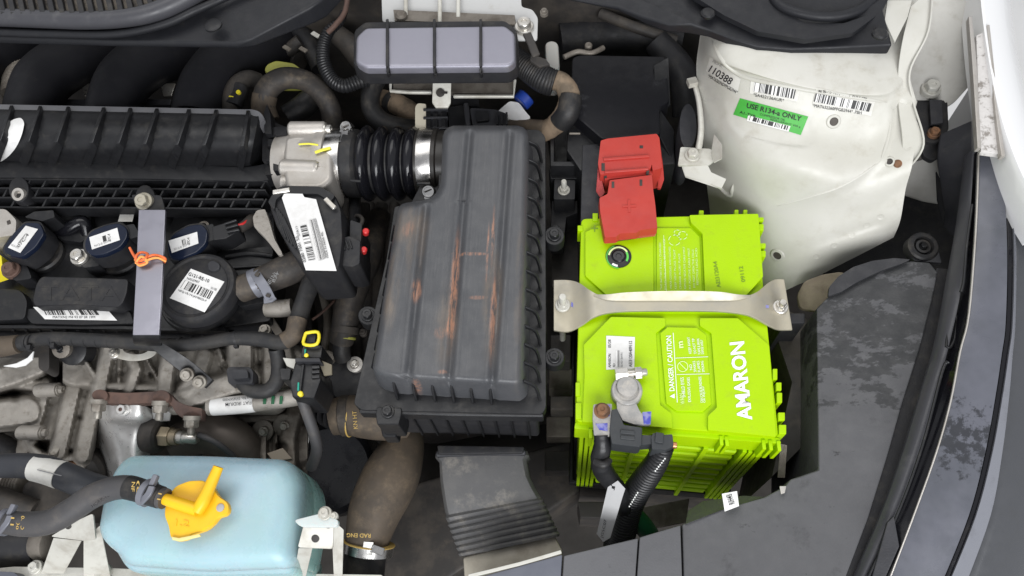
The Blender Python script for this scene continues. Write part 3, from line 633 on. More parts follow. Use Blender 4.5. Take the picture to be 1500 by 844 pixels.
# overhanging front lip of the lid with small webs
slab('front_lip', lime, bat, rnd([(843, 618), (1141, 641), (1145, 650), (841, 628)], 3), -8, -34, 1.0)
for x, y in ((865, 624), (1056, 634), (1064, 635), (1118, 640), (1128, 641), (1140, 642)):
    a = U(x, y + 6, -8); box('web', lime, bat, a + V((0, -.003, -.012)), (3, 8, 26), 0, .5)
# ribbed front face: bars and uprights proud of the case
A = U(850, 612, -6); B_ = U(1132, 636, -6); dv = (B_ - A); nf = V((dv.y, -dv.x, 0)).normalized()
def bf(u, z, out=0): p = A + dv * u + nf * out * .001; return V((p.x, p.y, z * .001))
for i in range(9):
    z = -50 - i * 19.5
    sweep('face_rib', lime, bat, [bf(.13, z + 4, 2.5), bf(.87, z + 4, 2.5)], 8, 9.5, world=True, bev=1.4)
for u in (.015, .045, .075, .105, .31, .50, .69, .895, .925, .955, .985):
    p, q = bf(u, -34, 0), bf(u, BZ + 1, 0); m_ = (p + q) / 2
    box('face_upright', lime, bat, m_ + nf * .001, (4.2 if .2 < u < .8 else 3.4, 16, abs(p.z - q.z) * 1000), math.degrees(math.atan2(dv.y, dv.x)), .5)
# right side uprights
A2 = U(1132, 636, -6); B2 = U(1104, 322, -6); d2 = B2 - A2
for u in (.02, .05, .08, .3, .5, .7):
    p = A2 + d2 * u; box('side_upright', lime, bat, V((p.x + .001, p.y, -.13)), (5, 4, 190), 0, .5)
# lettering
text('AMARON', bat, whiteink, (1102, 615), (1090, 500), 22, zt, lift=.5, bold=.03, shear=0)
text('DANGER / CAUTION', op, whiteink, (988, 573), (983, 492), 7.5, 1.6, lift=.5, bold=.012)
tri = [(988, 584), (988, 577), (981, 581)]
bm = bmesh.new(); bm.faces.new([bm.verts.new(U(x, y, 1.6) + V((0, 0, .0005))) for x, y in tri]); fin(bm, 'warning_mark', whiteink, op)
def line(par, p, q, wd, z, mat=whiteink, lift=.5):
    dx, dy = q[0] - p[0], q[1] - p[1]; L = math.hypot(dx, dy); nx, ny = -dy / L * wd / 2, dx / L * wd / 2
    return decal('printed_line', mat, par, [(p[0] + nx, p[1] + ny), (q[0] + nx, q[1] + ny), (q[0] - nx, q[1] - ny), (p[0] - nx, p[1] - ny)], z, lift=lift)
line(op, (992, 590), (986, 488), .9, 1.6)
line(op, (989, 525), (1037, 523), .7, 1.6); line(op, (991, 549), (1039, 548), .7, 1.6)
for s, p0, p1, h in (('KEEP AWAY', (1013, 518), (1010, 494), 3.4), ('DO NOT TIP', (1020, 518), (1017, 496), 3.2), ('FLAME & SPARK', (1026, 519), (1024, 496), 3.2), ('DISPOSE SAFELY', (1031, 519), (1029, 498), 3.0),
                     ('NO', (1014, 542), (1013, 534), 3.2), ('SPARKS', (1020, 545), (1018, 529), 3.2), ('FLAMES', (1026, 545), (1024, 529), 3.2), ('SMOKING', (1032, 545), (1030, 529), 3.2),
                     ('SHIELD EYES', (1004, 582), (1001, 553), 4.0), ('EXPLOSIVE GASES', (1012, 589), (1010, 553), 3.4), ('CAN CAUSE BLINDNESS', (1030, 590), (1027, 552), 3.4), ('OR INJURY', (1034, 590), (1032, 566), 3)):
    text(s, op, whiteink, p0, p1, h * 1.15, 1.6, lift=.5)
rg_ = circ(1000, 537, 8, 8, 20); ri_ = circ(1000, 537, 7, 7, 20)
bm = bmesh.new(); a_ = [bm.verts.new(U(x, y, 2.1)) for x, y in rg_]; b_ = [bm.verts.new(U(x, y, 2.1)) for x, y in ri_]
for i in range(20): bm.faces.new((a_[i], a_[(i + 1) % 20], b_[(i + 1) % 20], b_[i]))
fin(bm, 'warning_ring', paleink, op); line(op, (995, 532), (1005, 542), 1, 1.6, paleink)
text('m', op, paleink, (1001, 510), (1000, 500), 6, 1.6, bold=.03); text('WARN', op, paleink, (1003, 592), (1001, 576), 6, 1.6)
for i, (s, x, y0, y1, h) in enumerate((('THIS BATTERY IS FULLY CHARGED', 968, 425, 356, 2.8), ('READ THE LABEL BEFORE USE', 974, 425, 350, 2.8), ('WEAR GOGGLES AND GLOVES', 982, 424, 362, 2.8), ('KEEP VENT PLUGS TIGHT', 989, 424, 366, 2.8), ('CHARGE IN DRY PLACE', 996, 424, 372, 2.8),
                                       ('REMOVE NEGATIVE CABLE FIRST', 1003, 424, 362, 2.8), ('FIT POSITIVE CABLE FIRST', 1010, 424, 364, 2.8), ('DO NOT OPEN THE CELLS', 1016, 422, 366, 2.8), ('RECYCLE LEAD ACID', 1021, 418, 364, 2.8))):
    text(s, lp, paleink, (x + 2, y0), (x, y1), h, .8)
for (cx, cy, r_) in ((988, 352, 9), (1000, 345, 7), (992, 341, 5)):
    o1, o2 = circ(cx, cy, r_, r_ * .9, 14), circ(cx, cy, r_ - 1, r_ * .9 - 1, 14)
    bm = bmesh.new(); a_ = [bm.verts.new(U(x, y, 1.4)) for x, y in o1]; b_ = [bm.verts.new(U(x, y, 1.4)) for x, y in o2]
    for i in range(14):
        if i % 3: bm.faces.new((a_[i], a_[(i + 1) % 14], b_[(i + 1) % 14], b_[i]))
    fin(bm, 'recycling_mark', paleink, lp)
line(lp, (976, 428), (972, 345), .8, .8, paleink)
text('AEI3120A4', bat, limeink, (1056, 421), (1050, 383), 6, zt + 2.5, lift=.4, bold=.01)
text('09112', bat, limeink, (1092, 413), (1088, 390), 6, zt + 2.5, lift=.4, bold=.01)
text('+', bat, limeink, (866, 340), (876, 340), 10, zt, lift=.4)
ey = T('state_of_charge_eye', 'round black charge indicator with green printed ring on the battery lid', 'indicator', 906, 376, 2)
lathe('ring', black, ey, U(906, 376, 2.3), (0, 0, 1), [(11.6, -.5), (11.6, .7), (10.8, .9), (6.5, .9), (6.2, .4)], 36)
lathe('eye', blackg, ey, U(906, 376, 2.3), (0, 0, 1), [(6.1, -.5), (6.1, .9), (5, 1.7), (2.6, 1.7), (2.2, 1.1)], 28)
def arc(par, mat, cx, cy, r0, r1, a0, a1, z, n=14, name='printed_arc'):
    bm = bmesh.new(); vs = []
    for i in range(n + 1):
        a = math.radians(a0 + (a1 - a0) * i / n); vs.append([bm.verts.new(U(cx + r_ * math.cos(a), cy + r_ * .96 * math.sin(a), z)) for r_ in (r0, r1)])
    for p, q in zip(vs, vs[1:]): bm.faces.new((p[0], p[1], q[1], q[0]))
    return fin(bm, name, mat, par)
arc(ey, pm('bright_green_ink', (.1, .55, .08), .5), 906, 376, 12, 15, -30, 30, 3.5)
arc(ey, pm('green_ink', (.08, .42, .06), .5), 906, 376, 16.5, 18.2, 90, 250, 3.5)
arc(ey, whiteink, 906, 376, 12.5, 15.5, 95, 130, 3.5); arc(ey, paleink, 906, 376, 13, 15.5, 190, 330, 3.5)
bl = decal('sticker', paper, bat, [(888, 492), (930, 494), (929, 540), (888, 542)], zt, lift=.4)
text('AMARON', bl, ink, (895, 539), (895, 519), 4.2, zt, lift=.7); text('05/28', bl, ink, (895, 510), (895, 498), 4.2, zt, lift=.7)
text('AEI3120A409112', bl, ink, (926, 538), (926, 500), 5, zt, lift=.7, bold=.008); text('ID', bl, ink, (901, 538), (901, 533), 3.4, zt, lift=.7)
barcode(bl, [(902, 514), (908, 514), (908, 538), (902, 538)], zt, mat=barmat('speckled_print', 9, 7.), lift=.7)
text('B2B AEI31 20A4 0912', bl, inkg, (912, 538), (912, 517), 3, zt, lift=.7)
lathe('terminal_post', lead, bat, U(917, 575, 0), (0, 0, 1), [(11.5, -2), (11.5, 2), (9.2, 3), (8.8, 14), (8.2, 15)], 28)
# ------------------------------------------------------------------ hold-down strap
hs = T('battery_hold_down', 'pale yellowish steel strap bolted across the middle of the green battery', 'strap', 985, 447, 6)
topE = [(811, 410, -2), (832, 410, -2), (848, 414, 2), (866, 426, 8), (884, 433, 9), (920, 430, 10), (985, 428, 10.5), (1050, 429, 10), (1086, 434, 9), (1108, 428, 8), (1124, 415, 2), (1136, 409, -2), (1149, 409, -2)]
botE = [(811, 484, -2), (832, 486, -2), (852, 477, 2), (868, 466, 6), (888, 459, 7), (920, 456, 7), (985, 455, 7.5), (1050, 456, 7), (1088, 460, 7), (1106, 466, 6), (1128, 478, 2), (1142, 483, -2), (1161, 483, -2)]
strip('band', zinc, hs, topE, botE, 2.6, 4, .6)
lipm = [(x, y + 3, z + 1) for x, y, z in topE[4:9]]
strip('stiffening_flange', zinc, hs, [(870, 431, 9), (890, 431, 13), (920, 428, 16), (985, 426, 17.5), (1050, 427, 16), (1080, 431, 13), (1100, 432, 9)], [(870, 434, 9), (890, 440, 9.6), (920, 441, 10), (985, 441, 10.2), (1050, 441, 10), (1080, 440, 9.6), (1100, 435, 9)], 1.2, 4, .4)
bolt(hs, 824, 447, -1, 11, zincw, name='nut'); lathe('stud', zincw, hs, U(824, 447, -1), (0, 0, 1), [(3.4, 0), (3.4, 16), (2.8, 17)], 14)
bolt(hs, 1143, 450, -1, 11, steel, name='nut'); lathe('stud', steel, hs, U(1143, 450, -1), (0, 0, 1), [(3.2, 0), (3.2, 9), (2.6, 10)], 14)
decal('paint_mark', blue, hs, [(837, 443), (844, 447), (841, 452), (836, 449)], -1.5, lift=.8); decal('paint_mark', blue, hs, [(1121, 447), (1126, 448), (1126, 452), (1121, 452)], 2.5, lift=.8)
# ------------------------------------------------------------------ red positive terminal cover
rc = T('terminal_cover', 'red hinged plastic cover over the positive battery terminal', 'terminal cover', 925, 280, 0)
slab('rear_cover', red, rc, [(880, 206), (890, 203), (962, 196), (966, 202), (970, 246), (956, 250), (955, 240), (953, 247), (879, 256), (876, 240)], 20, -12, 1.8, r=2)
sweep('rib', red, rc, [(884, 233, 22), (951, 228, 22)], 2.5, 4); sweep('rib', red, rc, [(886, 252, 22), (950, 247, 22)], 2.2, 4)
slab('hinge', red, rc, [(884, 256), (955, 249), (957, 256), (886, 263)], 15, -4, 1.0)
slab('front_cover', red, rc, [(893, 264), (955, 256), (957, 279), (960, 300), (963, 334), (938, 337), (933, 341), (908, 342), (903, 347), (886, 348), (879, 310), (878, 290), (890, 284)], 17, 7, 1.8, r=2, draft=.6)
slab('front_skirt', redt, rc, [(886, 349), (904, 348), (909, 343), (933, 342), (938, 338), (962, 336), (961, 341), (888, 350)], 9, 2.6, .8)
plate('side_tail', red, rc, [(966, 202, 18), (971, 240, 16), (973, 262, 6), (968, 276, -4), (963, 276, -6), (965, 256, 6), (962, 246, 14)], 25, 2.5, bev=.8)
plate('inner_edge', redt, rc, [(876, 244, 16), (880, 258, 12), (886, 282, 6), (880, 290, 2), (873, 280, 3)], 15, 1.5)
for q in ((881, 239, 886, 250), (937, 213, 942, 217), (896, 266, 900, 275), (937, 263, 941, 272), (885, 255, 889, 259), (947, 249, 951, 252)):
    slab('slot', deep, rc, rect(*q), 20.5 if q[1] < 255 else 17.5, 12, .2)
text('+', rc, red, (912, 312), (932, 311), 18, 17, lift=.2, thick=.5)
# ------------------------------------------------------------------ negative clamp, sensor, cables
ng = T('terminal_clamp', 'grey lead negative terminal clamp with blue paint marks on the green battery', 'clamp', 917, 590, 5)
lathe('clamp_ring', lead, ng, U(917, 577, 3), (0, 0, 1), [(9.6, 0), (12.6, 0), (12.6, 9), (11.8, 10), (9.8, 10), (9.6, 9)], 30)
slab('jaw', lead, ng, [(905, 538), (930, 540), (928, 560), (904, 560)], 14, 3, 1.2, r=3)
o_ = U(912, 548, 12); lathe('clamp_bolt', steel, ng, o_, U(948, 545, 12) - o_, [(5, -6), (5, 4), (3.4, 4), (3.4, 19), (2.8, 20)], 18, hexf={0, 1})
lathe('nut', steel, ng, U(930, 547, 12), U(948, 545, 12) - o_, [(5.2, 0), (5.2, 5), (4.6, 5.6)], 24, hexf={0, 1})
slab('plate', lead, ng, [(903, 588), (930, 586), (936, 600), (940, 606), (954, 604), (953, 622), (940, 622), (930, 622), (912, 616), (904, 600)], 11, 6, .8, r=2)
slab('tab', lead, ng, [(869, 592), (897, 591), (895, 616), (893, 640), (870, 638), (868, 612)], 13, 8.5, .8, r=3)
bolt(ng, 882, 602, 13, 12, rusto, name='nut')
decal('paint_mark', blue, ng, [(873, 594), (894, 593), (893, 610), (880, 612)], 13.0, lift=.35); decal('paint_mark', blue, ng, [(872, 621), (890, 620), (890, 632), (878, 630)], 13.0, lift=.3)
decal('paint_mark', blue, ng, [(941, 604), (954, 603), (953, 622), (943, 622)], 11.0, lift=.3)
sn = T('battery_sensor', 'grey black battery current sensor with plug beside the negative clamp', 'sensor', 920, 630, 5)
slab('body', conng, sn, [(896, 600), (904, 598), (914, 622), (941, 626), (940, 652), (936, 655), (896, 650), (893, 630)], 17, -4, 1.2, r=2)
sweep('rib', conng, sn, [(909, 632, 18), (930, 634, 18)], 3, 2); sweep('rib', conng, sn, [(909, 640, 18), (930, 642, 18)], 3, 2)
slab('socket', conng, sn, [(938, 637), (960, 638), (960, 650), (938, 652)], 13, -2, 1, r=2)
slab('plug', conng, sn, [(954, 640), (957, 634), (973, 637), (985, 636), (987, 654), (976, 659), (955, 658)], 15, -8, 1.2, r=2)
sweep('latch', conng, sn, [(960, 640, 17), (972, 642, 17)], 8, 3)
lathe('pin', pm('copper', (.55, .25, .12), .35, metal=.8), sn, U(986, 652, 8), (1, -.1, 0), [(2.6, -4), (2.6, 2.5), (2, 3)], 14)
cnd = tag(tube('corrugated_conduit', black, None, [(974, 650, 4, 14), (962, 676, -16, 16), (946, 700, -40, 18), (930, 724, -66, 19), (918, 750, -90, 20), (911, 776, -112, 21), (905, 800, -135, 21)], n=16, corr=(.7, 3.6)), 'black corrugated cable conduit running down the front of the battery', 'conduit')
for (x0, y0, z0), (x1, y1, z1) in (((974, 672, 2), (960, 690, -8)), ((934, 722, -34), (922, 742, -52))):
    for i in range(7):
        t = i / 6; box('white_print', whiteink, cnd, U(x0 + (x1 - x0) * t, y0 + (y1 - y0) * t, z0 + (z1 - z0) * t), (1.1, 1.1, .8), 40, .1)
gc = T('ground_cable', 'black taped battery earth cable with pale grey tag below the negative clamp', 'cable', 885, 690, -20)
tube('tape_sleeve', black, gc, [(881, 636, 10, 11), (882, 655, 4, 13), (879, 672, -6, 14), (884, 690, -20, 15), (896, 706, -34, 14), (908, 724, -52, 14), (914, 744, -75, 13)], n=14, jit=.05)
tube('fold', rubber, gc, [(872, 676, 0, 6), (884, 681, 3, 6), (893, 674, 0, 5)], n=10)
plate('tag', tyreg, gc, [(890, 714, -26), (905, 704, -22), (916, 716, -26), (912, 728, -34), (894, 788, -78), (884, 794, -84), (874, 782, -82), (884, 740, -52)], -50, 1.2, bev=.4)
text('JG5C07', gc, ink, (884, 789), (890, 762), 5, surf=lambda x, y: U(x, y, -82 + (790 - y) * .6), lift=2.5)
tag(tube('green_cable_plug', greenp, None, [(928, 754, -100, 14), (940, 768, -112, 15), (952, 784, -130, 14)], n=12), 'dark green cable boot beside the corrugated conduit', 'cable boot')
# tray under the battery
tr = T('battery_tray', 'black plastic battery tray under the green battery', 'tray', 950, 730, -205)
stack('tray_rim', blackm, tr, [(846, 310), (1116, 304), (1146, 650), (838, 628)], [(-3, -192, -8), (-3, -215), (2, -215)], r=4) if 0 else None
q = [U(846, 316, -8), U(1112, 310, -8), U(1142, 645, -8), U(842, 621, -8)]
ring = [inset(q, -.004), inset(q, -.004), inset(q, .001), inset(q, .001)]
for rr, z in zip(ring, (-.236, -.216, -.216, -.23)):
    for p in rr: p.z = z
bm = bmesh.new(); loft(bm, ring); fin(bm, 'rim', black, tr, 1)
q2 = [p + V((0, 0, -.002)) for p in ring[0]]; q3 = [p + V((0, 0, -.1)) for p in q2]
bm = bmesh.new(); loft(bm, [q2, q3]); fin(bm, 'base', deep, tr, 1)
slab('foot', deep, tr, [(846, 735), (920, 735), (915, 760), (850, 758)], -205, -260, 1)
tag(plate('chassis_leg_cover', alud, None, [(935, 745, -140), (1010, 730, -140), (1005, 765, -150), (930, 780, -150)], -140, 4), 'dusty metal chassis flange under the front of the battery', 'bracket')
tag(slab('side_liner', deep, None, [(1120, 440, -60), (1190, 470, -60), (1190, 640, -60), (1130, 700, -70), (1160, 560, -60)], 0, -220, 1), 'dark inner wall strip between battery and charcoal shroud', 'panel')
tag(slab('stud_post', blackm, None, rect(1150, 458, 1180, 474), -20, -120, 2), 'black bracket post below the right end of the battery strap', 'bracket')
hb = T('hold_down_hook', 'long steel hook bolt on the left side of the battery strap', 'bolt', 824, 470, -60)
lathe('rod', zincw, hb, U(824, 447, -4), (0, 0, -1), [(3, 0), (3, 170), (2.6, 171)], 12)
# ------------------------------------------------------------------ fuse box and brackets behind the battery
fz = T('fuse_box', 'black fuse box with dusty lid behind the red terminal cover', 'fuse box', 910, 150, 0)
dustlid = pm('dusty_lid', (.007, .007, .009), .5, dust=(.055, .055, .06), dlo=.56, dhi=.75, ds=22, bump=.15, spec=.25)
slab('lid', dustlid, fz, [(838, 84), (850, 80), (976, 82), (981, 150), (966, 156), (968, 196), (882, 204), (836, 164)], 8, -40, 2, r=5)
slab('body', black, fz, [(832, 170), (878, 205), (985, 195), (990, 240), (850, 250), (830, 220)], -8, -130, 2)
slab('front_panel', coal, fz, [(853, 212), (880, 210), (878, 320), (850, 332)], -6, -120, 1.2)
plate('side_ear', black, fz, [(958, 96, 12), (979, 84, 12), (982, 154, 8), (976, 156, 2), (960, 150, 2)], 10, 3)
slab('right_wall', black, fz, [(966, 158, 2), (988, 190, -4), (987, 240, -10), (966, 200, 0)], 10, -120, 1.5)
sweep('edge', alud, fz, [(834, 195, 14), (850, 195, 14)], 1.5, 2)
tb = T('relay_tray', 'open black plastic relay tray left of the fuse box', 'tray', 825, 230, -20)
slab('wall', black, tb, [(806, 174), (812, 172), (812, 236), (848, 236), (848, 243), (806, 243)], -14, -90, 1)
slab('wall', black, tb, [(846, 196), (851, 196), (851, 240), (846, 240)], -10, -90, 1)
slab('floor', black, tb, rect(808, 176, 850, 240), -70, -80, 1)
slab('lower_step', black, tb, [(804, 246), (850, 246), (848, 262), (806, 262)], -30, -90, 1)
bb = T('battery_bracket', 'black bracket with silver stud and nut between air filter box and battery', 'bracket', 825, 275, -30)
slab('block', blackm, bb, [(812, 262), (843, 264), (842, 292), (811, 292)], -30, -60, 1.2, r=2)
bolt(bb, 826, 279, -30, 9, zincw, name='nut'); lathe('stud', zincw, bb, U(826, 279, -30), (0, .12, 1), [(2.8, 0), (2.8, 13), (2.3, 14)], 14)
slab('arm', blackm, bb, [(808, 294), (846, 294), (846, 312), (830, 318), (826, 352), (806, 352)], -52, -80, 1)
bolt(bb, 814, 338, -52, 8, black)
plate('lower_arm', deep, bb, [(808, 355), (845, 330), (848, 420), (808, 420)], -95, 4)
for i, (x0, y0, x1, y1, z) in enumerate(((806, 490, 836, 530, -80), (804, 540, 838, 570, -130), (806, 580, 840, 600, -110), (800, 610, 836, 640, -150), (798, 660, 834, 690, -170))):
    tag(slab('chassis_bracket', (deep, alud, deep, alud, deep)[i], None, rect(x0, y0, x1, y1), z, z - 25, 1.5),
        ('dark bracket plate left of battery strap end', 'brown dusty bracket beside the battery, level with its rear label', 'dark crossbar bracket left of the negative clamp', 'brown rail piece left of the earth cable sleeve', 'dark rail piece left of the battery bottom corner')[i], 'bracket')
# ================================================================== air filter housing
ab = T('air_filter_housing', 'black plastic air filter box with scraped orange scuffs on its grooved lid', 'air filter box', 660, 430, -150)
# scuffed lid plastic: worn streaks with places of their own
lidm, nt, b = newmat('scuffed_lid_plastic')
base = mixc(nt, ramp(nt, noise(nt, 14, 5, .6), .35, .7), (.047, .049, .054), (.066, .067, .071))
base = mixc(nt, mul(nt, ramp(nt, noise(nt, 120, 6, .7, (1, .12, 1), 5), .55, .8), .3), base, (.13, .125, .12))
base = mixc(nt, mul(nt, ramp(nt, noise(nt, 900, 4, .8, (1, .04, 1), 6), .5, .75), .45), base, (.115, .113, .112))
tc = nd(nt, 'ShaderNodeTexCoord'); sx = nd(nt, 'ShaderNodeSeparateXYZ'); nt.links.new(tc.outputs['Object'], sx.inputs[0])
def blob(cx, cy, wx, wy):
    a = mul(nt, mul(nt, sx.outputs[0], cx, 'SUBTRACT'), 1 / wx); c = mul(nt, mul(nt, sx.outputs[1], cy, 'SUBTRACT'), 1 / wy)
    d = mul(nt, mul(nt, a, a), mul(nt, c, c), 'ADD'); return mul(nt, 1.0, mul(nt, d, 1.0, 'ADD'), 'DIVIDE')
def streaks(lst):
    acc = None
    for px, py, wpx, hpx, s in lst:
        p = U(px, py, 45); kk = K(px, py, 45); q = mul(nt, ramp(nt, blob(p.x, p.y, wpx * kk, hpx * kk), .28, .7), s)
        acc = q if acc is None else mul(nt, acc, q, 'MAXIMUM')
    return acc
wear = streaks([(610, 425, 7, 16, .9), (665, 420, 5, 75, .95), (660, 478, 6, 18, 1.), (722, 345, 2.5, 40, .9), (714, 372, 1.6, 40, 1.), (690, 372, 22, 2.6, .75), (722, 460, 4, 60, .75), (700, 436, 12, 3, .5), (598, 335, 8, 12, .4), (646, 488, 9, 8, .5), (724, 445, 3, 18, .9), (648, 545, 6, 3, .6), (606, 556, 6, 3, .6)])
fine = ramp(nt, noise(nt, 420, 6, .75, (1, .14, 1), 9), .38, .62)
brown = streaks([(575, 420, 10, 60, .55), (608, 360, 14, 60, .4), (655, 470, 16, 60, .45), (722, 440, 13, 80, .5), (600, 330, 26, 30, .45), (760, 430, 6, 120, .3)])
base = mixc(nt, mul(nt, brown, ramp(nt, noise(nt, 90, 6, .7, (1, .25, 1), 2), .35, .7)), base, (.17, .125, .085))
base = mixc(nt, mul(nt, mul(nt, wear, fine), .85), base, (.36, .175, .105))
nt.links.new(base, b.inputs['Base Color']); nt.links.new(ramp(nt, noise(nt, 60, 5, .6, seed=7), .3, .7, .36, .52), b.inputs['Roughness'])
bp = nd(nt, 'ShaderNodeBump'); bp.inputs['Strength'].default_value = .22; bp.inputs['Distance'].default_value = .0006; nt.links.new(noise(nt, 800, 3), bp.inputs['Height']); nt.links.new(bp.outputs[0], b.inputs['Normal'])
ZL = 44
lid_o = [(654, 184), (772, 186), (776, 200), (770, 400), (766, 556), (756, 562), (552, 546), (546, 538), (564, 420), (582, 306), (590, 296), (624, 296), (640, 284), (646, 262), (648, 200)]
LEFT = [(184, 664), (187, 656), (192, 651), (200, 648.5), (262, 646.5), (274, 644), (284, 638), (290, 630), (293.5, 620), (295.5, 606), (297, 596), (299, 589), (303, 584.5), (309, 582), (420, 564), (530, 547), (538, 546), (544, 549), (549, 558), (553, 575)]
RIGHT_ = [(184, 758), (187, 767), (192, 772), (200, 774), (400, 770), (540, 766), (548, 764), (553, 757)]
def lerpt(tab, y):
    for (y0, x0), (y1, x1) in zip(tab, tab[1:]):
        if y <= y1: return x0 + (x1 - x0) * max(0, (y - y0)) / (y1 - y0)
    return tab[-1][1]
GR = [((624, 304), (597, 560)), ((688, 196), (657, 560)), ((747, 196), (720, 566))]      # pressed grooves, start and end
def segd(x, y, p, q):
    dx, dy = q[0] - p[0], q[1] - p[1]; t = max(0, min(1, ((x - p[0]) * dx + (y - p[1]) * dy) / (dx * dx + dy * dy))); return math.hypot(x - p[0] - dx * t, y - p[1] - dy * t)
ysl = sorted(set([184, 185.5, 187, 189.5, 192, 196, 200, 206] + [212 + i * 6 for i in range(12)] + [284, 287, 290, 292, 293.5, 294.6, 295.5, 296.3, 297, 298, 299, 301, 303, 306, 309, 313] + [319 + i * 6.5 for i in range(33)] + [533, 537, 540, 543, 546, 549, 551.5, 553]))
NXL = 96; front_drop = lambda x: (x - 546) * .062
bm = bmesh.new(); gl = []
outl = []
for y in ysl: outl.append((lerpt(LEFT, y), y))
for y in reversed(ysl): outl.append((lerpt(RIGHT_, y), y))
for y in ysl:
    xl, xr = lerpt(LEFT, y), lerpt(RIGHT_, y); row = []
    sh = max(0, (y - 300) / 253)
    for i in range(NXL + 1):
        x = xl + (xr - xl) * i / NXL
        d = min(segd(x, y, p, q) for p, q in zip(outl, outl[1:] + outl[:1]))
        z = 45 - 5.5 * max(0, 1 - d / 10) ** 2.2
        for p, q in GR:
            e = segd(x, y, p, q); z -= 2.6 * math.exp(-(e / 4.2) ** 2)
            z += .7 * math.exp(-((e - 9) / 4) ** 2)
        row.append(bm.verts.new(U(x, y + (x - 546) * .062 * sh, z)))
    gl.append(row)
for j in range(len(gl) - 1):
    for i in range(NXL): bm.faces.new((gl[j][i], gl[j + 1][i], gl[j + 1][i + 1], gl[j][i + 1]))
loop = [r_[0] for r_ in gl] + gl[-1][1:] + [r_[-1] for r_ in reversed(gl[:-1])] + list(reversed(gl[0][1:-1]))
base_ = [v.co.copy() for v in loop]; prev = loop
for dd, zz in ((-.6, 37), (-3, 16), (-3.6, 10)):
    ringp = inset(base_, dd * .001); vs = []
    for p in ringp: vs.append(bm.verts.new((p.x, p.y, zz * .001)))
    for i in range(len(prev)): bm.faces.new((prev[i], prev[(i + 1) % len(prev)], vs[(i + 1) % len(prev)], vs[i]))
    prev = vs
lid = fin(bm, 'lid', lidm, ab, ang=50)
flange_o = [(644, 186), (790, 190), (799, 200), (800, 598), (794, 607), (530, 601), (518, 592), (547, 462), (566, 380), (578, 302), (622, 300), (642, 284)]
slab('flange', black, ab, flange_o, 13, 1, 1.6, r=5)
lowo = [(650, 200), (785, 205), (792, 630), (580, 632), (556, 612), (560, 470), (590, 320)]
q = [U(x, y, -27) for x, y in rnd(lowo, 6)]
slab('lower_box', blackm, ab, [(654, 196), (788, 200), (786, 600), (556, 594), (560, 470), (590, 320)], 2, -78, 2, r=6)
# front ribs under the lid
for i in range(6):
    x = 577 + i * 28.2
    a = U(x, 553 + i * 1.3, 34) + V((0, -.004, 0)); f = a + V((0, -.008, -.0205))
    sweep('rib', black, ab, [a, a.lerp(f, .35) + V((0, -.002, 0)), f], 2.0, 7, world=True, bev=.4)
for i in range(14):                                # ribs down the right flank
    y = 206 + i * 27
    a = U(774 - i * .5, y, 39); f = a + V((.0125, -.006 - i * .0002, -.026)); m_ = a.lerp(f, .45) + V((.0036, .001, .005))
    sweep('rib', black, ab, [a, m_, f], 1.8, 5, sub=3, world=True, bev=.3)
for i in range(8):                                 # short ribs along the left flank
    y = 330 + i * 27; x = 577 - i * 4.1
    a = U(x, y, 34); f = a + V((-.007, -.004, -.021)); sweep('rib', black, ab, [a, f], 1.8, 5, world=True, bev=.3)
qy = U(570, 606, -28).y
for i in range(8):                                 # ribs on the lower box front
    x0 = U(596 + i * 25, 597.5 + i * .7, 2); sweep('rib', black, ab, [V((x0.x, x0.y - .0015, .001)), V((x0.x, x0.y - .0015, -.076))], 1.6, 2.5, world=True, bev=.3, up=(0, -1, 0))
sweep('front_lip', black, ab, [(526, 601, 12), (660, 605, 12), (796, 607, 12)], 4, 14, bev=1)
for px, py in ((539, 462), (812, 523), (568, 603), (812, 345)):
    e = slab('ear', black, ab, circ(px, py, 15, 14, 16) if px != 568 else [(552, 596), (588, 597), (588, 606), (584, 622), (552, 622), (550, 606)], 15 if px == 568 else 11, -20 if px == 568 else -2, 1.2)
    bolt(e, px, py, 15.5 if px == 568 else 11.5, 10, black)
slab('lower_clip', black, ab, [(556, 622), (582, 622), (580, 640), (560, 640)], -14, -34, 2)
# ------------------------------------------------------------------ bellows hose and clamps
AX = lambda px, dz=0: U(px, 240, -6 + dz)
k0 = K(560, 240, 0) * 1000
hz = T('intake_bellows', 'glossy black corrugated intake hose between throttle body and air filter box', 'intake hose', 565, 240, -40)
ax = AX(650) - AX(480); L = ax.length * 1000
def at(px): return (AX(px) - AX(480)).length * 1000 * (1 if px >= 480 else -1)
prof = [(33, at(484)), (33, at(511)), (34.2, at(512)), (34.2, at(526)), (33, at(528)), (31, at(531))]
lathe('throttle_cuff', rubber, hz, AX(480), ax, prof, 48)
for i, px in enumerate((540, 563, 585, 607)):
    h0 = at(px); prof = [(29, h0 - 7.4), (33.5, h0 - 5.6), (37 - i * .3, h0 - 2.5), (38 - i * .3, h0), (37 - i * .3, h0 + 2.5), (33.5, h0 + 5.6), (29, h0 + 7.4)]
    lathe('bellows_ring', blackg, hz, AX(480), ax, prof, 48, ang=60)
lathe('core', rubber, hz, AX(480), ax, [(30, at(528)), (30, at(620))], 40)
lathe('box_cuff', pm('brownish_rubber', (.022, .02, .018), .35, dust=(.14, .1, .06), dlo=.58, dhi=.85, ds=30), hz, AX(480), ax, [(31, at(612)), (35, at(615)), (34, at(618)), (33.6, at(636)), (34.8, at(638)), (35, at(644)), (33, at(646)), (33, at(660))], 48)
sweep('seam', rubber, hz, [(513, 264, 24), (528, 265, 24)], 2, 2); sweep('seam', rubber, hz, [(611, 268, 23), (630, 268, 23)], 2, 2)
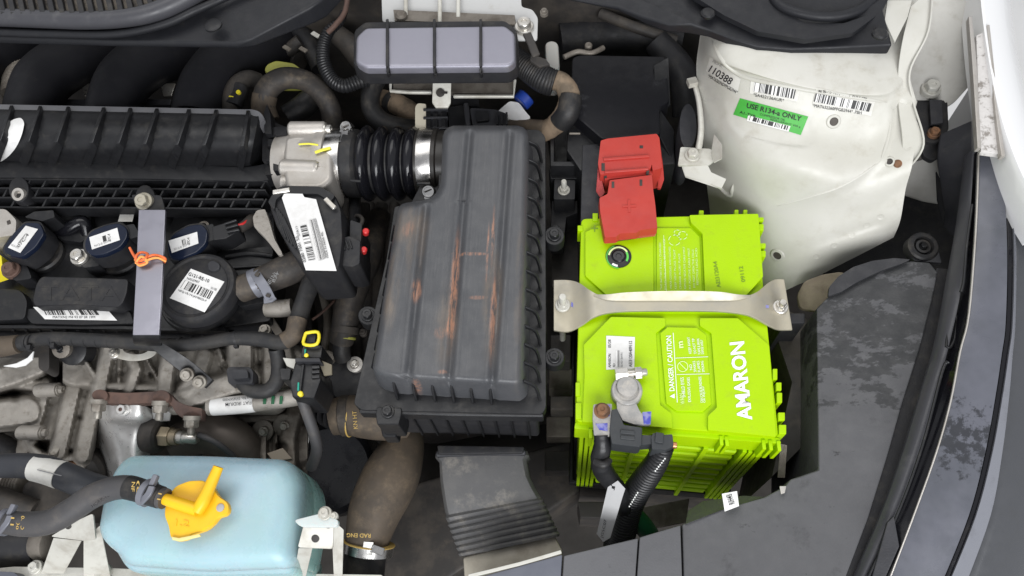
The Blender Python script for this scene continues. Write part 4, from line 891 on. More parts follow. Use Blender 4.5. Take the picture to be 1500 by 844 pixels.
for i, (px0, px1, sxp, syp, sz, lab) in enumerate(((488, 510, 508, 187, 22, 'polished steel hose clamp on the throttle side of the corrugated intake hose'), (618, 639, 628, 281, 16, 'polished steel hose clamp next to the air filter box'))):
    cl_ = T('hose_clamp', lab, 'hose clamp', (px0 + px1) / 2, 240, 0, 'intake hose clamps')
    r0 = 34.6 if i == 0 else 35.2
    lathe('band', chrome, cl_, AX(480), ax, [(r0 - 1.5, at(px0)), (r0, at(px0) + .3), (r0 + .5, (at(px0) + at(px1)) / 2), (r0, at(px1) - .3), (r0 - 1.5, at(px1))], 64)
    if i == 0: sweep('tongue', chrome, cl_, [(503, 206, 28), (503, 196, 26), (505, 188, 24)], 9, 1.2, sub=3)
    s_ = lathe('screw', chrome, cl_, U(sxp, syp, sz), (-.1, -.55, 1) if i == 0 else (0, -.6, 1), [(6, -6), (6, 3), (5.4, 3.8), (4.2, 3.8), (4, 3.2), (1, 3.2)], 24)
    sl_ = U(sxp, syp, sz) + V((0, -.0016, .0042)); box('slot', deep, s_, sl_, (7, 1.1, 1), 25, .1, tilt=(28, 0))
    lathe('screw_housing', chrome, cl_, U(sxp + 3, syp + (8 if i == 0 else 10), sz - 5), (1, 0, 0), [(5, -5), (5, 5)], 16)
# ------------------------------------------------------------------ throttle body
th = T('cast_throttle_unit', 'pale cast aluminium throttle body with bolts and yellow crayon marks', 'throttle body', 450, 230, -30)
at0 = AX(480)
lathe('barrel', alul, th, at0, ax, [(29, at(412)), (30, at(420)), (32.5, at(440)), (34, at(470)), (35.5, at(474)), (35.5, at(486)), (33, at(488))], 48)
slab('flange', alul, th, [(417, 196), (432, 192), (438, 205), (436, 270), (416, 276), (413, 240)], 12, -40, 2, r=4)
for (x0, y0, x1, y1, z, r_) in ((424, 190, 477, 190, 22, 12), (412, 246, 466, 248, 22, 13), (412, 268, 440, 268, 14, 12)):
    o = U(x0, y0, z); a = U(x1, y1, z) - o; rm = r_ * K(x0, y0, z) * 1000
    lathe('bolt_boss', alul, th, o, a, [(rm * .8, 0), (rm, 2), (rm, a.length * 1000 - 2), (rm * .85, a.length * 1000)], 24)
    if x1 > 450: bolt(th, x1, y1, z, r_ * .85, steel, ax=a, o=U(x1, y1, z))
slab('block', alul, th, [(416, 200), (440, 196), (470, 204), (486, 216), (487, 262), (470, 276), (418, 276), (413, 240)], 27, -20, 5, r=8, seg=3)
slab('web', alul, th, [(424, 200), (440, 205), (462, 236), (440, 238), (424, 236)], 17, -20, 1.5, r=3)
slab('web', alul, th, [(436, 255), (470, 262), (486, 282), (490, 292), (430, 290)], 10, -30, 2, r=4)
sweep('crayon_mark', yink, th, [(437, 211, 30), (452, 210, 30.5), (466, 212, 30)], 1.6, 1.4, sub=2); sweep('crayon_mark', yink, th, [(461, 223, 30.5), (472, 219, 30.5), (484, 216, 30)], 3, 1.4, sub=2)
# black motor cover with its long label
mt = T('throttle_motor_cover', 'black throttle motor cover with long white barcode label', 'motor cover', 445, 335, 0)
slab('cover', blackm, mt, [(398, 280), (412, 271), (470, 274), (490, 284), (500, 308), (502, 350), (497, 392), (448, 396), (428, 372), (404, 330), (394, 300)], 30, -30, 3, r=6, draft=1)
slab('back_plate', alu, mt, [(370, 318), (376, 308), (388, 306), (394, 322), (402, 350), (414, 372), (408, 374), (388, 348), (372, 332)], 2, -6, 1, r=3)
slab('cover_rim', black, mt, [(392, 296), (402, 280), (414, 272), (468, 273), (491, 286), (484, 296), (466, 284), (416, 283), (404, 292), (402, 308)], 34, 20, 1.2, r=4)
for x0, y0, x1, y1 in ((399, 281, 424, 277), (476, 290, 490, 304)): sweep('clip', steel, mt, [(x0, y0, 36), (x1, y1, 36)], 4.5, 3, bev=.6)
for i in range(5): sweep('cover_rib', black, mt, [(402 + i * 3, 300 + i * 4, 32.5), (418 + i * 5, 348 + i * 5, 32.5)], 1.6, 2)
lb = decal('label', paper, mt, [(416, 280), (446, 282), (492, 397), (449, 396)], 31, lift=2.6)
bm = bmesh.new(); vs = [bm.verts.new(U(x, y, 33.5)) for x, y in ((413, 290), (418, 280), (440, 279), (446, 289), (463, 292), (493, 397), (448, 396))]; bm.faces.new(vs)
bpy.data.objects.remove(lb); lb = fin(bm, 'label', paper, mt)
barcode(lb, [(453, 324), (463, 321), (478, 378), (467, 382)], 33.9, mat=bar1); bpy.context.view_layer.update()
def vbar(par, quad, z, mat): return barcode(par, [quad[3], quad[0], quad[1], quad[2]], z, mat=mat)
vbar(lb, [(440, 332), (449, 330), (462, 380), (452, 382)], 33.9, bar2)
text('S7A11', lb, ink, (440, 346), (436, 332), 4, 33.9); text('0280 7501 52', lb, ink, (449, 384), (437, 346), 4.5, 33.9, bold=.008); text('MADE IN INDIA 40L', lb, ink, (482, 378), (473, 340), 3.4, 33.9)
pl = T('throttle_plug', 'black wiring plug with red seals right of the throttle motor cover', 'plug', 512, 360, 10)
slab('housing', blackm, pl, [(492, 350), (512, 345), (528, 352), (527, 386), (516, 391), (494, 388)], 22, -20, 1.4, r=3)
slab('socket', blackm, pl, [(513, 322), (530, 328), (528, 362), (512, 356)], 16, -20, 1.2, r=3)
for i in range(4): sweep('rib', black, pl, [(496 + i * 5, 354 - i, 24), (500 + i * 5, 366 - i, 24)], 1.6, 2)
for x, y in ((536, 339), (533, 366)): lathe('red_seal', redw, pl, U(x, y, 14), (.3, 0, 1), [(3, -4), (3, 1), (2, 2)], 14)
for x, y in ((497, 379), (497, 386)): lathe('blue_pin', bluep, pl, U(x, y, 22.4), (0, 0, 1), [(1.6, -1), (1.6, .5), (1, .8)], 12)
tube('wire', deep, pl, [(526, 335, 10, 3), (531, 322, 6, 3), (524, 316, 0, 3), (518, 322, -6, 3)], n=8)
tube('loom', black, pl, [(518, 350, 4, 9), (520, 320, -10, 9), (520, 290, -40, 9), (524, 260, -80, 9)], n=10)
# ================================================================== intake manifold
im = T('intake_manifold', 'ribbed black plastic intake manifold across the top left', 'intake manifold', 190, 240, -20)
prof_ = [(158, 30), (162, 36), (170, 41), (182, 44), (196, 43), (210, 38), (222, 29), (232, 17), (238, 6)]       # py, z at x=190
def mx(x, py): return x - (py - 165) * .36 * (1 if x < 330 else .5)           # ribs run slanted
def arch(x, off=0, dz=0): return [U(mx(x, py) + off, py + (x - 190) * .021, z + dz) for py, z in prof_]
rings = []
for x in [-60 + i * 11.25 for i in range(41)]:
    e = max(0, (x - 368) / 22); rr = []
    for (py, z) in prof_:
        s = math.sqrt(max(0, 1 - min(1, e) ** 2)) if e > 0 else 1
        rr.append(U(mx(x, py), 200 + (py - 200) * (.55 + .45 * s) + (x - 190) * .021, -4 + (z + 4) * (.35 + .65 * s)))
    low = [V((p.x, p.y, -.05)) for p in (rr[-1], rr[0])]
    rings.append(rr + low)
bm = bmesh.new(); loft(bm, rings); fin(bm, 'plenum', black, im, ang=40)
for x in (14, 56, 97, 149, 188, 227, 274, 314, 362):
    a = arch(x, 0, 6.5); rings = []
    for i, p in enumerate(a):
        n_ = V((0, 0, .009)); s = V((.0019, 0, 0)); rings.append([p - s, p + s, p + s - n_, p - s - n_])
    bm = bmesh.new(); loft(bm, rings); fin(bm, 'rib', black, im, .5, 1, ang=50)
rimg = pm('dusty_rim', (.14, .14, .148), .42, dust=(.17, .16, .15), dlo=.5, dhi=.9)
strip('rear_rim', rimg, im, [(-50, 152, 36), (150, 156, 36), (340, 160, 36), (372, 161, 36), (384, 168, 32), (388, 178, 26)], [(-50, 163, 38), (150, 166, 38), (340, 171, 38), (366, 172, 38), (376, 178, 34), (381, 186, 28)], 10, 4, .8)
strip('front_flange', black, im, [(-50, 236, 4), (130, 238, 4), (300, 242, 4), (360, 244, 4), (396, 236, 4), (404, 222, 2)], [(-50, 260, 0), (130, 261, 0), (300, 264, 0), (372, 266, 0), (410, 258, 0), (424, 236, -2)], 12, 4, 1)
bedm = slab('lattice_bed', blackm, im, [(-50, 262), (300, 264), (405, 262), (398, 300), (380, 308), (-50, 303)], -22, -44, 1)
yr = [263, 276, 290, 304]
for j, y in enumerate(yr): sweep('lattice_bar', black, im, [(-50, y - 1, -1 - j * 2.4), (180, y, -1 - j * 2.4), (392 - j * 3, y + 2, -1 - j * 2.4)], 2.0, 16, bev=.3)
for j in range(3):
    for i in range(19):
        x = -6 + i * 23 + j * 12
        if x > 388 or 196 < x < 232: continue
        sweep('lattice_web', black, im, [(x + 4, yr[j] + 1, -2 - j * 2.4), (x - 3, yr[j + 1], -4 - j * 2.4)], 2.0, 15, bev=.3)
for x, y, m_ in ((27, 285, False), (212, 297, True)):
    slab('bolt_boss', blackm, im, circ(x, y - 8, 15, 19, 18), 0, -40, 2)
    if not m_: lathe('sleeve', alul, im, U(x, y, 2), (0, -.5, 1), [(6.5, -4), (6.5, 1), (3.8, 1.2), (3.4, -3)], 22)
def zpl(py):
    for (y0, z0), (y1, z1) in zip(prof_, prof_[1:]):
        if y0 <= py <= y1: return z0 + (z1 - z0) * (py - y0) / (y1 - y0)
    return 6
ovp = rnd([(-8, 232), (-4, 205), (6, 186), (18, 175), (31, 172), (36, 180), (32, 198), (24, 216), (12, 230), (0, 238)], 8, 5)
cen = (14, 204); bm = bmesh.new(); rg0 = []
for f_ in (1, .75, .5, .25): rg0.append([bm.verts.new(U(cen[0] + (x - cen[0]) * f_, cen[1] + (y - cen[1]) * f_, zpl(cen[1] + (y - cen[1]) * f_ + 4) + 2.2)) for x, y in ovp])
for a_, b_ in zip(rg0, rg0[1:]):
    for i in range(len(ovp)): bm.faces.new((a_[i], a_[(i + 1) % len(ovp)], b_[(i + 1) % len(ovp)], b_[i]))
bm.faces.new(rg0[-1]); fin(bm, 'oval_sticker', paper, im, ang=60)
runm = pm('matt_black_runner', (.009, .009, .011), .6, dust=(.03, .028, .026), dlo=.55, dhi=.9, spec=.2)
for i, (x0, x1, x2) in enumerate(((44, 100, 190), (163, 215, 300), (288, 335, 410), (-70, -30, 50))):
    tube('runner', runm, im, [(x0, 176, 0, 36), (x0 + 6, 150, 2, 37), (x0 + 20, 118, 2, 38), (x1, 92, -8, 38), (x1 + 45, 78, -30, 36), (x2 + 20, 70, -70, 36), (x2 + 60, 66, -110, 36)], n=20)
for i, x in enumerate((113, 229)):                 # small frames between the runners
    slab('clip_frame', coal, im, [(x - 22, 145), (x + 22, 145), (x + 20, 154), (x - 20, 154)], -20, -30, 1)
    plate('bright_frame', steel, im, [(x + 6, 122), (x + 28, 122), (x + 22, 140), (x + 10, 140)], -26, 2)
    tube('arc_edge', blackm, im, [(x - 32, 160, -10, 3), (x - 28, 142, -14, 3), (x - 14, 122, -20, 3), (x + 10, 108, -28, 3)], n=8)
tube('corrugated_pipe', alud, im, [(18, 140, -20, 14), (22, 118, -24, 16), (32, 98, -34, 16), (50, 86, -50, 14)], n=14, corr=(.6, 3))
slab('outlet_block', blackm, im, [(384, 182), (400, 178), (424, 188), (424, 250), (400, 248), (384, 236)], 10, -40, 2, r=3)
slab('rib', black, im, [(396, 186), (422, 188), (422, 200), (398, 200)], 20, 0, 1, r=2); slab('rib', black, im, [(388, 218), (416, 220), (416, 236), (390, 236)], 16, 0, 1, r=2)
for x0, y0, x1, y1, z in ((402, 186, 420, 198, 24), (392, 204, 412, 214, 20), (400, 238, 420, 250, 18), (388, 240, 400, 256, 10)): slab('fitting', black, im, rect(x0, y0, x1, y1), z, 0, 1.2, r=2)
slab('lug', black, im, [(386, 166), (391, 152), (396, 168), (398, 196), (388, 196)], 24, -10, 1.2, r=2)
# ================================================================== valve cover
vc = T('valve_cover', 'black plastic valve cover with raised emblem plate under the ignition coils', 'valve cover', 190, 400, -60)
slab('body', black, vc, [(-60, 296), (400, 300), (404, 400), (396, 470), (310, 482), (-60, 482)], -38, -70, 2, r=6)
sweep('gasket_rim', black, vc, [(-60, 478, -34), (180, 480, -34), (240, 482, -34), (330, 482, -34)], 3.5, 8); sweep('gasket_rim', blackm, vc, [(-60, 487, -44), (200, 490, -44), (340, 490, -44)], 6, 8)
ep = slab('emblem_plate', blackm, vc, [(60, 404), (188, 408), (186, 428), (180, 444), (172, 450), (110, 446), (50, 448), (47, 440), (52, 416)], -18, -40, 2, r=6)
text('TATA', ep, blackm, (60, 440), (176, 441), 22, -18, lift=.1, bold=.0, thick=.25)
slab('label_step', black, vc, [(40, 452), (190, 456), (196, 474), (120, 476), (46, 474), (38, 464)], -31, -40, 1.5, r=4)
l2 = decal('label', paper, vc, [(49, 450), (156, 452), (172, 470), (66, 468)], -30.6, lift=.4)
barcode(l2, [(64, 454), (140, 454), (146, 462), (68, 462)], -30.6, mat=bar2, lift=.8); text('MT03A0NY 5S3DLLLTT', l2, ink, (68, 453), (124, 453), 3.5, -30.6, lift=.9); text('MATXN2 M4 93 07 SR 19M', l2, ink, (78, 467), (140, 467), 3.5, -30.6, lift=.9)
slab('hump', black, vc, [(300, 370), (400, 360), (402, 440), (350, 450), (330, 400)], -28, -50, 4, r=8)
sweep('rib', black, vc, [(328, 376, -24), (362, 370, -24), (400, 374, -24)], 4, 6, sub=3, bev=1); sweep('rib', black, vc, [(330, 392, -25), (390, 388, -25)], 3, 5, bev=.6)
tube('fold', blackg, vc, [(80, 342, -34, 8), (100, 336, -28, 10), (122, 326, -26, 10), (128, 345, -34, 8)], n=12)
slab('hump', black, vc, [(78, 310), (130, 308), (136, 330), (120, 356), (84, 350)], -30, -50, 4, r=6)
q_ = decal('tag', paperd, vc, [(177, 310), (198, 309), (194, 325), (173, 325)], -20, lift=.3)
tube('tag_base', black, vc, [(186, 330, -34, 10), (186, 314, -24, 9)], n=10)
lathe('sleeve', alud, vc, U(298, 332, -22), (0, 0, 1), [(6, -12), (6, 1), (3.6, 1.2), (3.2, -3)], 20)
slab('hump', black, vc, [(-60, 420), (30, 424), (40, 440), (36, 468), (-60, 472)], -28, -50, 5, r=8)
for i in range(9): lathe('rim_rivet', blackm, vc, U(20 + i * 19, 484, -38), (0, 0, 1), [(1.6, -2), (1.6, 1.2), (1, 1.8)], 10)
# ------------------------------------------------------------------ ignition coils
def coil(lab, head, label, base, br_, bolt_, bmat, plug):
    t = T('ignition_coil', lab, 'ignition coil', *base, -40, 'ignition coils on the valve cover')
    lathe('base_ring', rubber, t, U(base[0], base[1], -38), (0, 0, 1), [(br_ + 3, 0), (br_ + 3, 5), (br_ + 1, 7), (br_, 7)], 32)
    lathe('boot', black, t, U(base[0] - 4, base[1] - 4, -36), (-.1, .1, 1), [(br_, 0), (br_ - .5, 14), (br_ - 3, 20)], 32)
    h = slab('head', navy, t, head, 0, -6, 1.2, r=6); slab('head_body', black, t, head, -6, -28, .5, r=6); 
    slab('head_rim', blackm, t, [(x + (x - sum(p[0] for p in head) / len(head)) * .09, y + (y - sum(p[1] for p in head) / len(head)) * .09) for x, y in head], -3, -26, 1, r=6)
    l = decal('label', paper, t, label, 0, lift=.4)
    A_, B2_, C_, D_ = [V(p) for p in label]
    def q(a, b): p = (A_.lerp(B2_, a)).lerp(D_.lerp(C_, a), b); return (p.x, p.y)
    text('07C-4', l, ink, q(.70, .85), q(.72, .30), 4, 0, lift=.8); text('N12-0 3371S', l, inkg, q(.12, .9), q(.7, .9), 3, 0, lift=.8)
    barcode(l, [q(.42, .3), q(.56, .28), q(.56, .72), q(.42, .74)], 0, mat=barmat('speckle_code', 7, base[0]), lift=.8)
    if bolt_:
        slab('mount_ear', black, t, [(bolt_[0] - 14, bolt_[1] - 12), (bolt_[0] + 22, bolt_[1] - 8), (bolt_[0] + 30, bolt_[1] + 12), (bolt_[0] + 4, bolt_[1] + 16)], -18, -36, 2, r=6)
        bolt(t, bolt_[0], bolt_[1], -17, 13, bmat)
    s_ = slab('socket', black, t, plug, -4, -24, 1, r=2)
    return t
coil('dark blue ignition coil at the left edge with rust brown bolt below it', [(4, 364), (20, 340), (36, 326), (58, 326), (65, 342), (52, 362), (32, 377), (10, 374)], [(38, 331), (56, 336), (30, 371), (12, 363)], (68, 376), 17, (17, 396), rusty, [(36, 318), (62, 324), (80, 318), (78, 308), (50, 310)])
coil('dark blue ignition coil left of the grey steel strap', [(124, 352), (134, 338), (154, 330), (174, 326), (186, 334), (186, 348), (176, 362), (152, 373), (134, 375), (124, 366)], [(131, 348), (172, 334), (176, 352), (135, 366)], (180, 376), 20, (117, 377), steel, [(184, 330), (196, 328), (206, 346), (190, 350)])
c3 = coil('dark blue ignition coil right of the grey steel strap with wired plug', [(244, 356), (254, 342), (276, 330), (296, 328), (304, 338), (302, 356), (288, 370), (264, 379), (248, 378)], [(247, 353), (289, 340), (291, 357), (252, 371)], (296, 372), 18, None, steel, [(300, 330), (312, 328), (318, 350), (304, 354)])
slab('plug', black, c3, [(310, 332), (330, 326), (346, 324), (350, 338), (330, 350), (312, 352)], -2, -22, 1.4, r=2)
for i in range(3): sweep('plug_rib', black, c3, [(328 + i * 2, 328 + i * 6, 1), (346 + i * 2, 322 + i * 7, 1)], 1.8, 3)
tube('wire', redw, c3, [(346, 330, -6, 2), (356, 328, -8, 2), (366, 320, -14, 2)], n=8); tube('loom', deep, c3, [(350, 336, -10, 7), (364, 326, -16, 8), (380, 310, -30, 8)], n=10)
lb_ = T('coil_mount_lug', 'silver cast lug with dark hole at the left edge above the coil', 'lug', 5, 325, -20)
slab('lug', alul, lb_, [(-30, 306), (8, 306), (24, 322), (22, 344), (-30, 352)], -2, -30, 2.5, r=5)
box('hole', deep, lb_, U(13, 326, -2), (3.4, 5, 1), 30, .3)
slab('yellow_clip', yell, T('left_edge_clip', 'yellow plastic clip cut off by the left edge below the coil', 'clip', -4, 390, -20), [(-20, 368), (2, 374), (4, 396), (-20, 404)], -14, -30, 2, r=3)
# ------------------------------------------------------------------ oil filler cap
oc = T('oil_filler_cap', 'round black oil filler cap with tilted white barcode label', 'oil cap', 296, 432, -30)
kk = K(296, 432, 0) * 1000; o_ = U(297, 436, -36)
lathe('neck', black, oc, o_, (0, 0, 1), [(39, 0), (39, 5), (37.5, 8), (36, 8), (35.5, 20)], 56)
lathe('cap', blackm, oc, U(296, 428, -14), (0, 0, 1), [(34.5, -4), (36, -2), (36, 9), (34.6, 11.5), (32, 12.4), (30, 11.6), (29, 11.4)], 56)
lathe('top_disc', blackm, oc, U(296, 428, -14), (0, 0, 1), [(29, 10), (28.8, 12.2), (27.5, 13)], 56)
slab('grip_tab', coal, oc, [(303, 384), (312, 380), (322, 386), (322, 394), (312, 398), (304, 396)], 1, -4, 1.5, r=4)
cl2 = decal('label', paper, oc, [(280, 394), (329, 413), (300, 458), (249, 437)], -1, lift=.4)
text('G121-RE-10', cl2, ink, (276, 404), (306, 415), 5, -1, lift=.9, bold=.01); text('N4520907', cl2, ink, (274, 410), (292, 416), 3.5, -1, lift=.9); text('01/30', cl2, ink, (309, 424), (317, 427), 3.5, -1, lift=.9)
barcode(cl2, [(271, 411), (313, 428), (307, 439), (264, 422)], -1, lift=.9); text('NFQ-VE-Y4-JAMB025-P', cl2, ink, (261, 428), (302, 444), 4, -1, lift=.9)
# ------------------------------------------------------------------ steel strap over the valve cover
ss = T('engine_cover_strap', 'flat grey steel strap over the valve cover with orange wire knot', 'strap', 215, 400, 10)
plate('top_bar', sky_toned, ss, [(203, 307), (242, 307), (238, 400), (233, 491), (194, 491), (199, 400)], 24, 3.2, bev=.7)  # grey top colour paints in sky reflected on a black strap
strip('bend', black, ss, [(194, 490.5, 24), (194, 497, 19), (195, 502, 8), (196, 505, -4)], [(233, 490.5, 24), (233, 497, 19), (234, 502, 8), (235, 505, -4)], 3, 3, .5)
strip('lower_arm', black, ss, [(214, 504, -3), (256, 538, -24), (300, 568, -44)], [(236, 502, -3), (276, 526, -24), (312, 556, -44)], 3.5, 3, .5)
plate('upper_tab', blackm, ss, [(192, 285), (236, 286), (241, 304), (240, 310), (203, 310), (198, 300)], 14, 3, r=4)
bolt(ss, 211, 295, 16, 13, zinc, ax=(0, -.35, 1))
bolt(ss, 274, 549, -27, 10, nutm, ax=(.2, -.5, 1)); bolt(ss, 292, 560, -33, 10, nutm, ax=(.2, -.5, 1))
rgp = T('steel_eye_bracket', 'pale steel lifting eye plate under the grey strap and wiring loom', 'lifting eye', 190, 505, -40)
ro = circ(196, 514, 34, 15, 24); ri = circ(199, 511, 19, 8, 24); bm = bmesh.new(); rs = []
for pts, z in ((ro, -46), (ro, -42), (ri, -42), (ri, -46)): rs.append([bm.verts.new(U(x, y, z)) for x, y in pts])
for a_, b_ in zip(rs, rs[1:] + rs[:1]):
    for i in range(24): bm.faces.new((a_[i], a_[(i + 1) % 24], b_[(i + 1) % 24], b_[i]))
fin(bm, 'eye_plate', zincw, rgp, .5); bolt(rgp, 168, 518, -42, 8, steel)
wt = T('orange_wire_tie', 'orange plastic wire knotted around the grey steel strap', 'wire tie', 215, 380, 25)
for i, (m_, pts) in enumerate(((orange, [(190, 363, 26, 1.8), (196, 374, 27, 2), (203, 382, 29, 2.2), (212, 379, 31, 2.2), (216, 372, 29, 2), (206, 370, 28, 2), (199, 377, 30, 2.2), (203, 387, 28, 2), (214, 385, 29, 2)]),
                               (orange, [(214, 378, 29, 2.2), (224, 374, 28, 2.2), (234, 375, 28, 2), (242, 379, 26, 2), (241, 384, 20, 2)]), (orangel, [(212, 383, 30, 1.8), (222, 379, 29, 1.8), (232, 378, 29, 1.8), (243, 383, 24, 1.8)]),
                               (orangel, [(199, 386, 28, 1.8), (207, 376, 32, 2), (216, 384, 29, 1.8), (204, 389, 28, 1.8), (198, 380, 29, 1.8)]))):
    tube('strand', m_, wt, pts, n=8, sub=5)
# ------------------------------------------------------------------ harness in front of the valve cover
hn = T('wiring_harness', 'taped black wiring loom with cable ties along the front of the valve cover', 'wiring loom', 220, 500, -40)
tube('loom', loomtape, hn, [(-40, 510, -34, 15), (0, 508, -34, 14), (30, 503, -32, 12), (50, 498, -30, 10), (85, 496, -28, 10), (130, 498, -28, 10), (190, 502, -28, 10), (250, 506, -28, 10), (300, 502, -26, 10), (340, 496, -24, 10), (380, 497, -24, 11), (410, 502, -24, 11), (428, 494, -22, 12), (436, 470, -20, 13), (446, 440, -20, 13), (456, 412, -22, 14), (462, 385, -30, 14)], n=16, sub=9, jit=.012)
tube('brown_wrap', brownhose, hn, [(416, 500, -20, 12.6), (430, 490, -19, 13.4), (436, 468, -18, 14.2)], n=14); tube('brown_wrap', brownhose, hn, [(-40, 510, -31, 16), (0, 508, -31, 15.5), (28, 504, -30, 13.4)], n=14)
for x, y in ((43, 500), (78, 497), (346, 496)):
    for d in ((-2.4, 2.4) if x == 43 else (0,)):
        p = U(x + d, y, -29 if x < 300 else -24.5); lathe('cable_tie', blackm, hn, p, (1, -.1 if x < 300 else .25, 0), [(6.4, -1.3), (7.2, -1.2), (7.2, 1.2), (6.4, 1.3)], 24)
    box('tie_head', blackm, hn, U(x, y + 10, -26), (4, 5, 5), 10, .5)
for x in range(95, 340, 17): 
    p = U(x, 497.5 + (x - 95) * .05 if x < 250 else 505 - (x - 250) * .09, -28); lathe('tape_edge', loomtape, hn, p, (1, -.15, .1), [(6.0, -2.5), (6.35, 0), (6.0, .1)], 18)
tube('branch', loomtape, hn, [(404, 510, -34, 11), (408, 530, -44, 11), (406, 556, -50, 11), (392, 572, -52, 11), (370, 572, -52, 11), (355, 560, -50, 11), (350, 546, -48, 11)], n=14, jit=.03)
for i in range(10):
    pass
slab('plug', coal, hn, [(331, 541), (336, 537), (366, 537), (371, 544), (370, 562), (334, 562)], -42, -66, 2, r=4)
slab('plug_collar', coal, hn, [(340, 541), (362, 541), (364, 554), (340, 555)], -36, -48, 2, r=4)
# ================================================================== front of the engine: castings
eb = T('exhaust_manifold', 'grey cast aluminium cylinder head side with ribs below the wiring loom', 'engine casting', 230, 545, -110)
from mathutils import noise as mnoise
def casting(name, mat, par, x0, y0, x1, y1, feats, pits=(), step=2.3, floor=-150, rough=.7):
    """one continuous cast surface: rounded features (polyline, top z, flat px, slope px) blended with fillets"""
    nx, ny = int((x1 - x0) / step), int((y1 - y0) / step); bm = bmesh.new(); g = []
    for j in range(ny + 1):
        row = []
        for i in range(nx + 1):
            x, y = x0 + (x1 - x0) * i / nx, y0 + (y1 - y0) * j / ny; acc = math.exp(.45 * (floor + 150)); 
            for pl, zt_, wf, ws in feats:
                d = min(segd(x, y, p, q) for p, q in zip(pl, pl[1:])); e = max(0, d - wf) / ws
                if e < 2.6: acc += math.exp(.45 * (zt_ - 20 * e ** 1.7 + 150))
            z = math.log(acc) / .45 - 150
            for (px, py, r_, h) in pits: z -= h * math.exp(-(((x - px) ** 2 + (y - py) ** 2) / r_ ** 2) ** 2)
            z += rough * (mnoise.noise(V((x * .11, y * .11, 3.1))) + .5 * mnoise.noise(V((x * .3, y * .3, 9.7))))
            row.append(bm.verts.new(U(x, y, z)))
        g.append(row)
    for j in range(ny):
        for i in range(nx): bm.faces.new((g[j][i], g[j + 1][i], g[j + 1][i + 1], g[j][i + 1]))
    thicken(bm, 3); return fin(bm, name, mat, par, ang=70)
casting('casting', alu, eb, 92, 506, 448, 608, [([(112, 536), (240, 540), (424, 540)], -72, 27, 8), ([(160, 510), (152, 540), (146, 574)], -54, 7, 6), ([(192, 520), (200, 540), (190, 570)], -53, 5, 6), ([(247, 526), (240, 576)], -50, 8, 6),
    ([(212, 520), (234, 562)], -58, 1, 3), ([(300, 520), (290, 550), (268, 574)], -57, 8, 7), ([(352, 508), (352, 552)], -52, 15, 6), ([(394, 508), (392, 570)], -55, 5, 5), ([(258, 590), (300, 574), (340, 562), (368, 556)], -56, 12, 8), ([(118, 518), (146, 562)], -58, 2, 3),
    ([(416, 512), (428, 556)], -58, 8, 6), ([(320, 512), (330, 540)], -62, 2, 3), ([(374, 512), (376, 545)], -60, 1.5, 3), ([(140, 566), (250, 570)], -56, 3, 5), ([(268, 526), (272, 556)], -62, 1.5, 3), ([(176, 512), (174, 566)], -62, 1.5, 3), ([(300, 592), (400, 588)], -84, 10, 8)],
    [(176, 548, 5, 9), (222, 550, 4.5, 9), (330, 536, 6, 12), (378, 534, 5, 10), (410, 540, 5, 10)])
casting('lower_casting', alud, eb, 296, 592, 450, 704, [([(330, 640), (430, 650)], -126, 28, 9), ([(326, 606), (345, 640), (384, 662)], -116, 5, 7), ([(432, 600), (422, 640), (424, 698)], -112, 8, 8), ([(386, 640), (386, 696)], -114, 3, 5), ([(404, 606), (404, 690)], -116, 2, 3), ([(340, 616), (430, 610)], -114, 4, 6), ([(360, 680), (430, 682)], -116, 3, 5)],
    [(366, 630, 8, 14), (412, 655, 7, 14), (398, 634, 5, 10)], floor=-148)
for x, y in ((386, 631), (417, 623)): 
    lathe('bolt_seat', alud, eb, U(x, y, -118), (0, -.4, 1), [(11, -8), (11, 3), (9, 4)], 20); bolt(eb, x, y + 1, -112, 7, nutm, ax=(0, -.6, 1))
bolt(eb, 388, 484, -36, 9, nutm)
tag(slab('loom_bracket', deep, None, [(56, 506), (72, 506), (72, 540), (66, 545), (56, 540)], -44, -60, 2, r=4), 'dark rubber loom clip hanging below the left of the harness', 'clip')
tag(lathe('dark_plug', black, None, U(108, 514, -48), (0, -.4, 1), [(14, -14), (14, 2), (10, 4), (4, 4)], 22), 'round black plug tucked behind the wiring loom at left', 'plug')
bolt(tag(lathe('loom_stud_base', alud, None, U(90, 511, -40), (0, -.5, 1), [(9, -8), (9, 1), (6, 2)], 20), 'small bolt seat under the loom left of the strap', 'bolt seat'), 90, 511, -40, 7, black)
# pump housing on the left
wp = T('water_pump', 'stained cast aluminium pump housing with bolts at the lower left', 'pump housing', 80, 620, -140)
casting('housing', alu, wp, -30, 524, 158, 706, [([(66, 608), (112, 606)], -100, 34, 8), ([(136.0, 622.0), (133.0, 639.8), (124.2, 655.5), (110.9, 667.1), (94.5, 673.2), (77.1, 673.2), (60.8, 666.9), (47.5, 655.2), (38.9, 639.4), (36.0, 621.6), (39.2, 603.8), (48.0, 588.2), (61.5, 576.7), (77.9, 570.7), (95.3, 570.9), (111.6, 577.3), (124.8, 589.2), (133.3, 605.0), (136.0, 622.9)], -93, 3, 4), ([(68, 562), (60, 600), (46, 645)], -87, 5, 5), ([(114, 536), (102, 590), (86, 662)], -80, 9, 6), ([(142, 574), (130, 620), (120, 668)], -82, 9, 6),
    ([(122, 566), (104, 650)], -93, 4, 9), ([(-40, 612), (10, 606), (40, 602)], -82, 17, 6), ([(120, 640), (106, 690)], -104, 15, 7), ([(-40, 566), (20, 548), (54, 534)], -76, 13, 7), ([(20, 560), (66, 566)], -92, 6, 6), ([(40, 640), (20, 690)], -124, 8, 8)],
    [(118, 612, 4, 8), (24, 580, 7, 12)], floor=-150)
